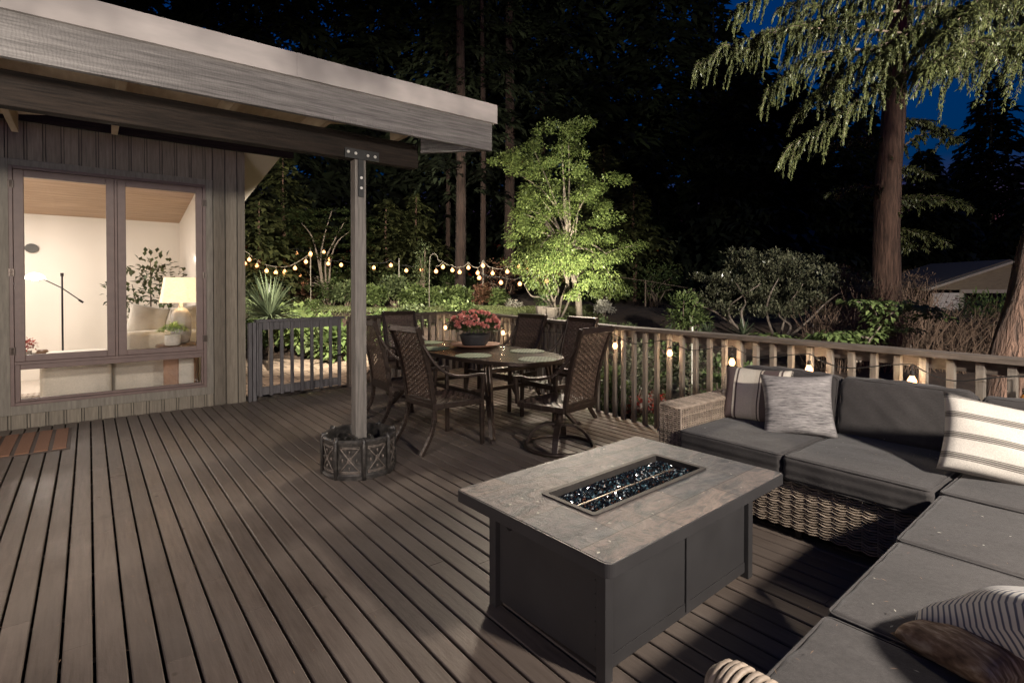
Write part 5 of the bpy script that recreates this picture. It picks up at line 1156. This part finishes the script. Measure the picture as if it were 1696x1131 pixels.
# the big bare trunk and its low green sprays
def sprays(par, starts, mt, n_sub=16, sub=.5, per=46, L=.07, W=.022, hang=.9, seed=0, limbr=.02, name='foliage', wood=True, parts=True):
    q = random.Random(seed); C = []; A = []; m = MB()
    for pts in starts:
        sp = smoothpts(pts, 8); k = len(sp); m.tube(sp, [limbr*(1-.85*i/(k-1)) for i in range(k)], 6)
        Ltot = sum((sp[i+1]-sp[i]).length for i in range(k-1)); ns = int(n_sub*Ltot)
        for s in range(ns):
            t = (s+q.random())/ns; f = t*(k-1); i = min(int(f), k-2); p = sp[i].lerp(sp[i+1], f-i); d = (sp[i+1]-sp[i]).normalized()
            sd = d.cross(Vector((0, 0, 1))).normalized()*(1 if s % 2 else -1); l = sub*(q.uniform(.3, .8) if q.random() < .6 else q.uniform(.8, 1.35))*(1-.4*t)
            e = sd*q.uniform(.1, 1.3)+d*q.uniform(-.1, .7); pp = [p]; hg = hang*q.uniform(.45, 1.15)
            for z in range(1, 6): u = z/5; pp.append(p+e*l*u*(1-.3*u*hg)+Vector((0, 0, -hg*l*u*u*.95)))
            if wood: m.tube(pp, [.004*(1-.8*z/5) for z in range(6)], 4)
            for z in range(per):
                u = (z+q.random())/per*5; j = min(int(u), 4); c = pp[j].lerp(pp[j+1], u-j); dd = (pp[j+1]-pp[j]).normalized()
                sg = 1 if z % 2 else -1; sv = dd.cross(d); sv = sv.normalized() if sv.length > .01 else sd
                if q.random() < .5: sv = sd
                C.append(c); A.append(dd*.75+sv*sg*.8+Vector((q.gauss(0, .2), q.gauss(0, .2), q.gauss(0, .2)-.15)))
    n = len(C); leaf_mesh(name, np.array([tuple(c) for c in C]), np.array([tuple(a) for a in A]), ups(n), rg.uniform(.7, 1.2, n)*L, W, mt, par)
    m.build('limbs', M['twig'], par)
b = gp(1468, 12.6); T1 = empty('fir_tree', b, 'big bare reddish fir trunk right of the rhododendron', 'tree')
trunk_mesh([b+Vector((0, 0, -.6)), at(1468, 480, 12.6), at(1468, 330, 12.6), at(1477, 200, 12.6), at(1482, 60, 12.6), at(1486, -250, 12.7), at(1490, -900, 13)], [.33, .285, .262, .235, .22, .2, .05], 20, .035).build('trunk', M['bark'], T1, smooth=True)
sp_ = []
for a, bb in (((1468, 235), (1362, 245)), ((1468, 320), (1378, 318)), ((1475, 330), (1600, 340)), ((1475, 260), (1560, 215)), ((1470, 350), (1590, 335)), ((1470, 390), (1560, 400)), ((1478, 200), (1580, 235)), ((1465, 140), (1400, 170)), ((1470, 290), (1530, 290)), ((1480, 380), (1515, 410))):
    p, q_ = at(*a, 12.7), at(*bb, 12.7+rnd.uniform(-.6, 1.4)); sp_.append([p, p.lerp(q_, .5)+Vector((0, 0, .15)), q_])
sprays(T1, sp_, M['fir'], 20, .55, 40, .10, .035, .45, 3, .025)
b = gp(1668, 5.2); T2 = empty('fir_tree', b, 'leaning fir trunk at the right edge with lit drooping boughs overhead', 'tree')
trunk_mesh([at(1672, 860, 5.2), at(1700, 640, 5.2), at(1734, 480, 5.2), at(1770, 280, 5.25), at(1800, 0, 5.3), at(1850, -500, 5.6), at(1900, -1500, 6)], [.33, .31, .27, .24, .22, .2, .08], 22, .05).build('trunk', M['bark'], T2, smooth=True)
LB = [[(1775, 70, 5.3), (1600, 70, 5.7), (1400, 50, 6.1), (1250, 62, 6.4), (1152, 112, 6.6)], [(1775, 90, 5.3), (1600, 96, 5.5), (1480, 130, 5.7), (1380, 195, 5.9), (1305, 245, 6.1)],
      [(1790, 0, 5.3), (1560, -25, 5.8), (1380, 5, 6.4), (1240, 75, 6.8)], [(1790, -20, 5.3), (1640, 0, 5.3), (1520, 45, 5.4), (1440, 110, 5.5)], [(1780, 40, 5.3), (1690, 50, 5.2), (1600, 75, 5.1), (1545, 105, 5.0)],
      [(1800, -60, 5.3), (1600, -70, 6.2), (1420, -40, 6.9), (1290, 20, 7.4)], [(1785, 60, 5.3), (1700, 30, 6.2), (1580, 20, 6.8), (1490, 60, 7.2)],
      [(1790, -100, 5.3), (1550, -110, 5.6), (1350, -60, 6.0), (1210, 25, 6.3)], [(1775, 80, 5.3), (1640, 84, 5.4), (1520, 92, 5.6), (1395, 120, 6.2), (1330, 175, 6.3)], [(1790, -60, 5.3), (1700, -50, 5.0), (1620, 0, 4.9), (1560, 60, 4.9)], [(1560, 10, 6.0), (1430, 30, 6.2), (1320, 45, 6.3), (1220, 95, 6.5)], [(1500, 90, 5.9), (1400, 85, 6.0), (1330, 100, 6.1), (1270, 150, 6.2)], [(1600, -30, 6.1), (1480, -10, 6.5), (1370, 30, 6.6), (1300, 90, 6.7)], [(1560, 60, 5.6), (1480, 70, 5.7), (1420, 100, 5.8), (1385, 150, 5.9)], [(1790, -80, 5.3), (1740, -60, 6.5), (1650, 10, 7), (1590, 70, 7.2)]]
sprays(T2, [[at(*p) for p in l] for l in LB], M['fir'], 38, .52, 120, .050, .011, .85, 11, .018)
# maple
mb_ = gp(960, 13.6); maple = empty('maple_tree', mb_, 'floodlit bright green maple standing right of centre in the garden', 'tree')
prof = [(200, 905, 985), (225, 880, 965), (265, 822, 985), (300, 855, 1000), (345, 835, 1030), (400, 822, 1048), (440, 830, 1040), (470, 850, 1044), (492, 900, 1040)]
cs = []; q = random.Random(4); vis = []
while len(cs) < 270:
    py = q.uniform(205, 488); x0_ = np.interp(py, [p[0] for p in prof], [p[1] for p in prof]); x1_ = np.interp(py, [p[0] for p in prof], [p[2] for p in prof])
    if q.random() > (x1_-x0_)/230: continue
    u = q.uniform(-1, 1); v = q.uniform(-1, 1)
    if u*u+v*v > 1 or u*u+v*v < .12: continue
    hw = (x1_-x0_)/2-11; cs.append(tuple(at((x0_+x1_)/2+u*hw, py, 13.6+v*hw/889*13.6)))
for px, py in ((818, 268), (835, 264), (850, 262), (1060, 405), (1048, 408), (1030, 410), (978, 206), (962, 208), (950, 215), (1035, 480), (1020, 470), (905, 215), (890, 222), (1030, 300), (1010, 296)): cs.append(tuple(at(px, py, 13.4)))
c, o_ = clump_leaves(rg, cs, 130, rg.uniform(.14, .33, len(cs)), .62)
dirn = np.repeat(np.array(cs)-np.array(tuple(at(940, 370, 13.6))), 130, 0); dirn /= np.linalg.norm(dirn, axis=1, keepdims=True)
ax = dirn*.7+o_*1.2+rg.normal(0, .3, c.shape); ax[:, 2] -= .45
leaf_mesh('crown', c, ax, ups(len(c)), rg.uniform(.045, .085, len(c)), rg.uniform(.024, .042, len(c)), M['maple'], maple)
m = MB(); m.tube(smoothpts([mb_-Vector((0, 0, .2)), at(958, 500, 13.6), at(950, 460, 13.6), at(940, 400, 13.6), at(935, 330, 13.6), at(930, 240, 13.6)], 4), [.10]+[.085]*6+[.07]*5+[.05]*5+[.02]*4, 10)
for i in range(26):
    e = Vector(q.choice(cs)); s = at(q.uniform(935, 952), q.uniform(380, 470), 13.6); m.tube(smoothpts([s, s.lerp(e, .5)+Vector((0, 0, .25)), e], 3), [.03, .025, .02, .016, .012, .008, .004], 5)
m.build('trunk', M['bark2'], maple, smooth=True)
b = gp(927, 13.9); r = empty('multi_stem_shrub', b, 'bare multi-stemmed shrub with pale branching stems left of the maple trunk', 'shrub'); m = MB()
for a in (((925, 530), (905, 490), (888, 465), (872, 450)), ((928, 530), (915, 495), (906, 470), (908, 452)), ((925, 530), (930, 495), (938, 470), (930, 450)), ((928, 530), (945, 490), (941, 470), (946, 448)), ((922, 525), (900, 495), (880, 490), (868, 470)), ((928, 532), (918, 500), (925, 480), (915, 455))):
    m.tube(smoothpts([at(x, y, 13.9+rnd.uniform(-.3, .3)) for x, y in a], 4), [.03]*5+[.022]*4+[.013]*4, 6)
m.build('stems', M['bark2'], r, smooth=True)
c, o_ = clump_leaves(rg, [tuple(at(rnd.uniform(858, 948), rnd.uniform(438, 462), 14)) for _ in range(22)], 30, .2, .6); leaf_mesh('foliage', c, o_, ups(len(c)), .06, .04, M['leafR'], r)
# pale-stemmed small tree left of the post
b = gp(538, 18.5); r = empty('small_tree', b, 'airy small tree with pale slender stems left of the roof post', 'tree'); m = MB(); ends = []
for a in (((535, 470), (531, 430), (538, 390), (550, 350)), ((540, 470), (540, 430), (556, 395), (575, 360)), ((545, 468), (548, 430), (560, 400), (585, 380)), ((533, 468), (525, 420), (516, 390), (500, 370))):
    m.tube(smoothpts([b-Vector((0, 0, .1))]+[at(x, y, 18.5) for x, y in a], 4), [.05]*5+[.035]*4+[.025]*4+[.015]*4, 6)
m.build('stems', M['bark2'], r, smooth=True)
c, o_ = clump_leaves(rg, [tuple(at(rnd.uniform(475, 610), rnd.choice([352, 365, 378, 392, 405, 425])+rnd.uniform(-5, 5), 18.5+rnd.uniform(-1.4, 1.4))) for _ in range(120)], 60, .33, .18); leaf_mesh('crown', c, o_*[1, 1, .3], ups(len(c)), .10, .035, M['leafA'], r)
for px, py0, d, rm, lb_ in ((430, 330, 17, 1.6, 'young drooping conifer above the yucca'), (470, 250, 20, 2.2, 'drooping dark conifer beyond the eave soffit'), (640, 330, 21, 2.2, 'dark conifer between the roof post and the climbing shrub'), (690, 320, 22, 2.0, 'feathery conifer left of the thick reddish trunk'), (1050, 300, 19, 1.9, 'dim drooping conifer to the right of the maple'), (1000, 240, 21, 2.3, 'dim taller conifer behind the right side of the maple')):
    b = gp(px, d); conifer(b, at(px, py0, d).z-b.z, rm, .08, lb_, lo=.05, group=None, mt=M['fir'], nb=170, qL=.34)
# rhododendron
b = gp(1275, 12); r = empty('rhododendron', b, 'wide dark rhododendron with glossy small leaves and twisted stems', 'shrub'); q = random.Random(8); cs = []
prof = [(415, 1215, 1280), (440, 1180, 1400), (470, 1130, 1440), (500, 1130, 1430), (520, 1150, 1400)]
while len(cs) < 230:
    py = q.uniform(418, 522); a0_ = np.interp(py, [p[0] for p in prof], [p[1] for p in prof]); a1_ = np.interp(py, [p[0] for p in prof], [p[2] for p in prof]); u, v = q.uniform(-1, 1), q.uniform(-1, 1)
    if u*u+v*v > 1: continue
    cs.append(tuple(at((a0_+a1_)/2+u*(a1_-a0_)/2, py, 12+v*1.1)))
c, o_ = clump_leaves(rg, cs, 60, rg.uniform(.14, .26, len(cs)), .6); leaf_mesh('foliage', c, o_*1.2+rg.normal(0, .3, c.shape)*[1, 1, .5]+[0, 0, .3], ups(len(c)), rg.uniform(.06, .10, len(c)), .03, M['leafC'], r)
m = MB()
for a in (((1245, 560), (1215, 535), (1207, 510), (1230, 490), (1260, 470)), ((1250, 560), (1190, 520), (1160, 505), (1140, 490)), ((1290, 565), (1300, 530), (1310, 500), (1330, 470)), ((1285, 565), (1270, 520), (1275, 490), (1290, 460)), ((1300, 565), (1340, 530), (1370, 500), (1400, 480)), ((1240, 560), (1228, 520), (1235, 500), (1220, 470)), ((1300, 560), (1310, 540), (1290, 520), (1320, 500))):
    m.tube(smoothpts([at(x, y, 11.4+rnd.uniform(-.3, .5)) for x, y in a], 5), list(np.interp(np.linspace(0, 1, (len(a)-1)*5+1), [0, 1], [.032, .010])), 7)
m.build('stems', M['bark2'], r, smooth=True)
shrub('shrub', 1137, 10.2, .75, 1.15, M['leafD'], 'bright green bush at the left end of the rhododendron', n=1200, L=.09, W=.045, z=.32)
# dogwood-like shrub with tiered leaves in front of the brush
b = gp(1440, 8.2); r = empty('tiered_shrub', b, 'bright tiered shrub with drooping oval leaves rising above the rail', 'shrub'); m = MB(); C = []; A = []
for a in (((1425, 600), (1445, 560), (1475, 520), (1490, 500)), ((1425, 600), (1440, 565), (1460, 548), (1500, 545)), ((1420, 600), (1405, 575), (1385, 562), (1368, 556)), ((1445, 560), (1455, 530), (1440, 505), (1418, 500)), ((1475, 520), (1500, 508), (1530, 512), (1548, 528)), ((1430, 590), (1330, 570), (1300, 562), (1270, 556)), ((1440, 560), (1400, 552), (1390, 556), (1360, 562))):
    P_ = smoothpts([at(x, y, 8.2+rnd.uniform(-.3, .3)) for x, y in a], 6); m.tube(P_, list(np.interp(np.linspace(0, 1, len(P_)), [0, 1], [.018, .006])), 5)
    for p in P_[4:]:
        for k in range(12):
            an = rnd.uniform(0, 2*PI); rr_ = rnd.uniform(.02, .24); C.append((p.x+rr_*math.cos(an), p.y+rr_*math.sin(an), p.z+rnd.uniform(-.02, .05))); A.append((math.cos(an), math.sin(an), rnd.uniform(-.9, -.1)))
m.build('stems', M['bark2'], r, smooth=True); leaf_mesh('foliage', C, np.array(A), ups(len(C)), rg.uniform(.08, .13, len(C)), .05, M['leafD'], r, fold=.2)
# dry brush hedge
b = gp(1520, 10.5); r = empty('brush_hedge', b, 'tangled dry brown brush filling the space below the shed', 'hedge'); m = MB()
for i in range(1100):
    px = rnd.uniform(1340, 1760); d = rnd.uniform(9.4, 11.8); p = gp(px, d); h = rnd.uniform(.5, 1.25)*(1.15 if 1420 < px < 1545 else .72 if px > 1544 else .8); a = rnd.uniform(0, 2*PI); ln_ = rnd.uniform(.1, .6)
    p2 = p+Vector((math.cos(a)*ln_, math.sin(a)*ln_, h)); m.tube([p, p.lerp(p2, .5)+Vector((rnd.uniform(-.1, .1), rnd.uniform(-.1, .1), .1)), p2], [.009, .007, .003], 3)
o = m.build('brush_stems', M['drytwig'], r)
c, o_ = clump_leaves(rg, [tuple(gp(rnd.uniform(1340, 1760), rnd.uniform(9.4, 12))+Vector((0, 0, rnd.uniform(.2, .85)))) for _ in range(150)], 36, .26, .8); leaf_mesh('foliage', c, o_, ups(len(c)), .085, .022, leafmat('dry_brown_leaves', (.13, .085, .055), (.04, .03, .022)), r)
shrub('shrub', 1410, 13, 2.2, 1.5, M['leafC'], 'dark twiggy bush between the rhododendron and the big trunk', n=1800, L=.06, W=.03)
shrub('shrub', 1505, 13.5, 2.0, 1.45, M['drytwig'], 'reddish dry bush right of the big trunk foot', n=1900, L=.10, W=.02)
shrub('bamboo', 1650, 12, 2.0, 1.0, M['leafA'], 'dark long-leaved bush in front of the shed opening', n=1500, L=.16, W=.03)
# shed
sc_ = at(1605, 520, 21); shd = empty('garden_shed', (sc_.x, sc_.y, .3), 'pale gabled shed half hidden behind the brush at the right', 'shed')
wl = mat('shed_wall_boards', (.30, .255, .17), (.20, .165, .11), 5, (1, 1, 6), .8, .2)
e0, e1, ap = at(1540, 480, 21), at(1790, 480, 21), at(1672, 438, 21); dx = (e1-e0).normalized(); bk_ = Vector((S_, C_, 0))*4
def quadp(mb, pts, th): n_ = len(pts); mb.add([Vector(p) for p in pts]+[Vector(p)+th for p in pts], [tuple(range(n_))[::-1], tuple(range(n_, 2*n_))]+[(i, (i+1) % n_, n_+(i+1) % n_, n_+i) for i in range(n_)])
m = MB(); quadp(m, [e0, e1, ap], bk_*.02); m.build('gable', wl, shd)
m = MB(); m.bar(e0+dx*1.2-Vector((0, 0, .06)), e1-Vector((0, 0, .06)), .08, .14); m.bar(e0-dx*.2, ap+Vector((0, 0, .08)), .30, .09); m.bar(ap+Vector((0, 0, .08)), e1+dx*.2, .30, .09); m.build('fascia', mat('shed_trim', (.5, .46, .37), None, 9), shd)
m = MB(); quadp(m, [e0-dx*.25+Vector((0, 0, .06)), ap+Vector((0, 0, .15)), ap+Vector((0, 0, .15))+bk_, e0-dx*.25+Vector((0, 0, .06))+bk_], Vector((0, 0, .05))); quadp(m, [ap+Vector((0, 0, .15)), e1+Vector((0, 0, .06)), e1+Vector((0, 0, .06))+bk_, ap+Vector((0, 0, .15))+bk_], Vector((0, 0, .05))); m.build('roof', mat('shed_roof', (.12, .11, .10), None, 9), shd)
m = MB(); m.bar(e0+dx*1.25-Vector((0, 0, 1.9)), e0+dx*1.25-Vector((0, 0, .12)), .14, .14, up=(1, 0, 0)); m.bar(e1-dx*2.6-Vector((0, 0, 1.9)), e1-dx*2.6-Vector((0, 0, .12)), .14, .14, up=(1, 0, 0)); m.build('shed_post', bpy.data.materials['shed_trim'], shd)
m = MB(); quadp(m, [e0+dx*.1-Vector((0, 0, 1.9)), e0+dx*1.15-Vector((0, 0, 1.9)), e0+dx*1.15-Vector((0, 0, .12)), e0+dx*.1-Vector((0, 0, .12))], bk_*.03); m.build('white_panel', mat('white_panel_paint', (.75, .72, .65), None, 9), shd)
m = MB(); quadp(m, [e0+bk_*.9-Vector((0, 0, 1.9)), e1+bk_*.9-Vector((0, 0, 1.9)), e1+bk_*.9, e0+bk_*.9], bk_*.02); m.build('back_wall', M['blackm'], shd)
# wire fence, bench, pots, poles
wf = empty('wire_fence', gp(1069, 16), 'thin grey wire fence with a metal post right of the maple', 'fence')
for px, y0_, y1_ in ((1010, 456, 500), (1069, 464, 508), (1150, 478, 520)):
    MB().tube([at(px, y1_, 16), at(px, y0_, 16)], .022, 8).build('fence_post', M['twig'], wf)
MB().tube([at(1010, 457, 16), at(1069, 465, 16), at(1150, 479, 16)], .008, 5).build('top_wire', M['twig'], wf)
bn = empty('stone_bench', at(496, 476, 21), 'pale stone garden bench under the looped bulbs', 'bench')
p0, p1 = at(470, 463, 21), at(520, 463, 21); MB().bar(p0, p1, .4, .09).build('seat', M['stone'], bn)
for px in (481, 509): q_ = at(px, 465, 21); MB().bar(q_-Vector((0, 0, .02)), q_-Vector((0, 0, .42)), .3, .12, up=(1, 0, 0)).build('leg', M['stone'], bn)
b = at(491, 461, 21.0); o = MB().lathe([(.10, 0), (.19, .26), (.22, .3), (.2, .32), (.17, .28), (0, .26)], b+Vector((0, 0, .0)), 20, cap=False).build('terracotta_pot', M['terra'], smooth=True); tag(o, 'terracotta pot standing on the stone bench', 'pot')
b = at(524, 475, 20.8); tag(MB().lathe([(.2, 0), (.24, .2), (.2, .4), (0, .42)], b, 12).build('stone_urn', M['stone']), 'short stone block beside the stone bench', 'stone')
b = gp(900, 13.2); b.z = at(900, 527, 13.2).z; pb = empty('stone_planter', b, 'pale round stone planter on the mulch left of the maple', 'planter')
MB().lathe([(.11, 0), (.17, .10), (.20, .30), (.18, .30), (.16, .24), (0, .24)], b, 10, cap=False).build('pot', M['stone'], pb)
c, o_ = clump_leaves(rg, [tuple(b+Vector((rnd.uniform(-.12, .12), rnd.uniform(-.12, .12), .42))) for _ in range(8)], 26, .14, .9); leaf_mesh('foliage', c, o_, ups(len(c)), .06, .03, M['leafA'], pb)
b = at(914, 529, 13.0); bd2 = empty('small_block_house', b, 'small pale box-shaped garden ornament right of the stone planter', 'ornament')
MB().box(b+Vector((0, 0, .13)), (.22, .2, .26), .5).build('block', M['stone'], bd2, bevel=.01); MB().box(b+Vector((0, 0, .275)), (.32, .3, .03), .5).build('lid', M['stone'], bd2, bevel=.005)
hk = at(711, 512, 16.4); hk.z -= .1; pts = [hk, at(711, 470, 16.4), at(712, 432, 16.4), at(714, 423, 16.4), at(719, 420, 16.4), at(724, 424, 16.4), at(726, 431, 16.4), at(731, 432, 16.4)]
tag(MB().tube(smoothpts(pts, 3), .013, 6).build('shepherd_hook', mat('pale_iron', (.25, .22, .18), None, 9, rough=.5)), 'tall curved shepherd hook holding the garden bulbs', 'pole')
def pole(px, y0_, y1_, d, lb_): tag(MB().tube([at(px, y1_, d), at(px, y0_, d)], .016, 6).build('light_pole', bpy.data.materials['pale_iron']), lb_, 'pole', 'slim poles carrying the garden bulbs')
pole(514.5, 420, 500, 16.8, 'slim pole at the right end of the looped bulbs left of the roof post'); pole(661, 428, 462, 17.2, 'slim pole behind the pale bush carrying bulbs'); pole(800, 440, 500, 17.4, 'slim pole beside the slender trunk carrying bulbs'); pole(959, 440, 500, 15, 'slim pole behind the maple trunk')
# garden string lights
def zz(pts, d, ox=400, oy=380, s=3.77): return [(ox+x/s, oy+y/s, d) for x, y in pts]
strings = [
 ('looped warm bulbs on a sagging pale cable above the yucca', zz([(-60, 200), (22, 213), (50, 187), (98, 225), (157, 257), (215, 268), (270, 263), (335, 240), (403, 200), (432, 150)], 16.6), M['palewire'], [(395, 410), (408, 417), (430, 434), (452, 441), (478, 441), (500, 430), (514.5, 420)]),
 ('upper row of warm bulbs behind the looped cable', zz([(115, 180), (175, 143), (257, 132), (345, 147), (515, 140), (550, 185)], 19.5), M['wire'], None),
 ('short run of warm bulbs crossing behind the roof post', zz([(542, 212), (623, 220), (740, 235), (827, 237), (933, 222), (1125, 250)], 17.6), M['wire'], None),
 ('lower row of warm bulbs from the shepherd hook to the maple', zz([(1215, 260), (1258, 233), (1317, 253), (1362, 265), (1417, 237), (1475, 270), (1508, 225), (1568, 272), (1660, 262), (1732, 230)], 16.5), M['palewire'], None),
 ('second run of warm bulbs passing beneath the maple crown', zz([(1484, 300), (1620, 330), (1738, 338), (1790, 240), (1905, 320), (2090, 345)], 15.6), M['wire'], None),
 ('single low warm bulb string under the stone bench', [(501, 468, 20.6), (497, 455, 20.8)], M['wire'], None)]
for lb_, pts, wm, wpx in strings:
    P_ = [at(*p) for p in pts]
    if len(P_) > 2: P_ = [v for a_, b_ in zip(P_[:-1], P_[1:]) for v in ([a_, a_.lerp(b_, .5)+Vector((0, 0, -.10))] if (a_-b_).length > .95 else [a_])]+[P_[-1]]
    r = empty('garden_string_lights', P_[0], lb_, 'string lights')
    m = MB()
    if wpx: m.tube(smoothpts([at(x, y, 16.6) for x, y in wpx], 5), .012, 5)
    prev = None
    for p in P_:
        top = p+Vector((0, 0, .16)); m.tube([top, p+Vector((0, 0, .04))], .006, 4); m.tube([p+Vector((0, 0, .085)), p+Vector((0, 0, .04))], .018, 6)
        if prev is not None and not wpx: m.tube([prev+(top-prev)*s/6+Vector((0, 0, -.06*math.sin(PI*s/6))) for s in range(7)], .007, 4)
        prev = top
    m.build('cable', wm, r)
    for p in P_: MB().lathe([(0, -.07), (.036, -.058), (.056, -.025), (.056, .005), (.03, .04), (.018, .052)], p, 10).build('bulb', M['bulbfar'], r, smooth=True)
    for p in P_[1::3]: lamp('garden_bulb_light', 'POINT', p-Vector((0, 0, .0)), 34, (1, .62, .34), .05)
# garden lamps and added fill spots
lamp('dining_fill', 'SPOT', (7.4, 7.4, 4.3), 760, (1, .84, .66), .5, (3.6, 4.4, .2), 58, .8)  # added unseen spot, brightens the dining deck beyond what the rail bulbs give
lamp('maple_spotlight', 'SPOT', at(985, 570, 9.2), 3000, (1, .95, .72), .08, at(938, 385, 13.6), 56, 1.)
lamp('shed_light', 'POINT', at(1556, 505, 19.6), 5, (1, .92, .8), .1)
lamp('bed_fill', 'SPOT', (2.4, 7.2, 2.9), 4900, (1, .90, .72), .12, tuple(at(620, 470, 18)), 85, .7)  # added unseen spot to brighten the left garden shrubs and trunks
lamp('path_light', 'SPOT', (2.0, 7.8, 2.6), 290, (1, .82, .66), .1, tuple(at(480, 610, 11)), 80, .7)
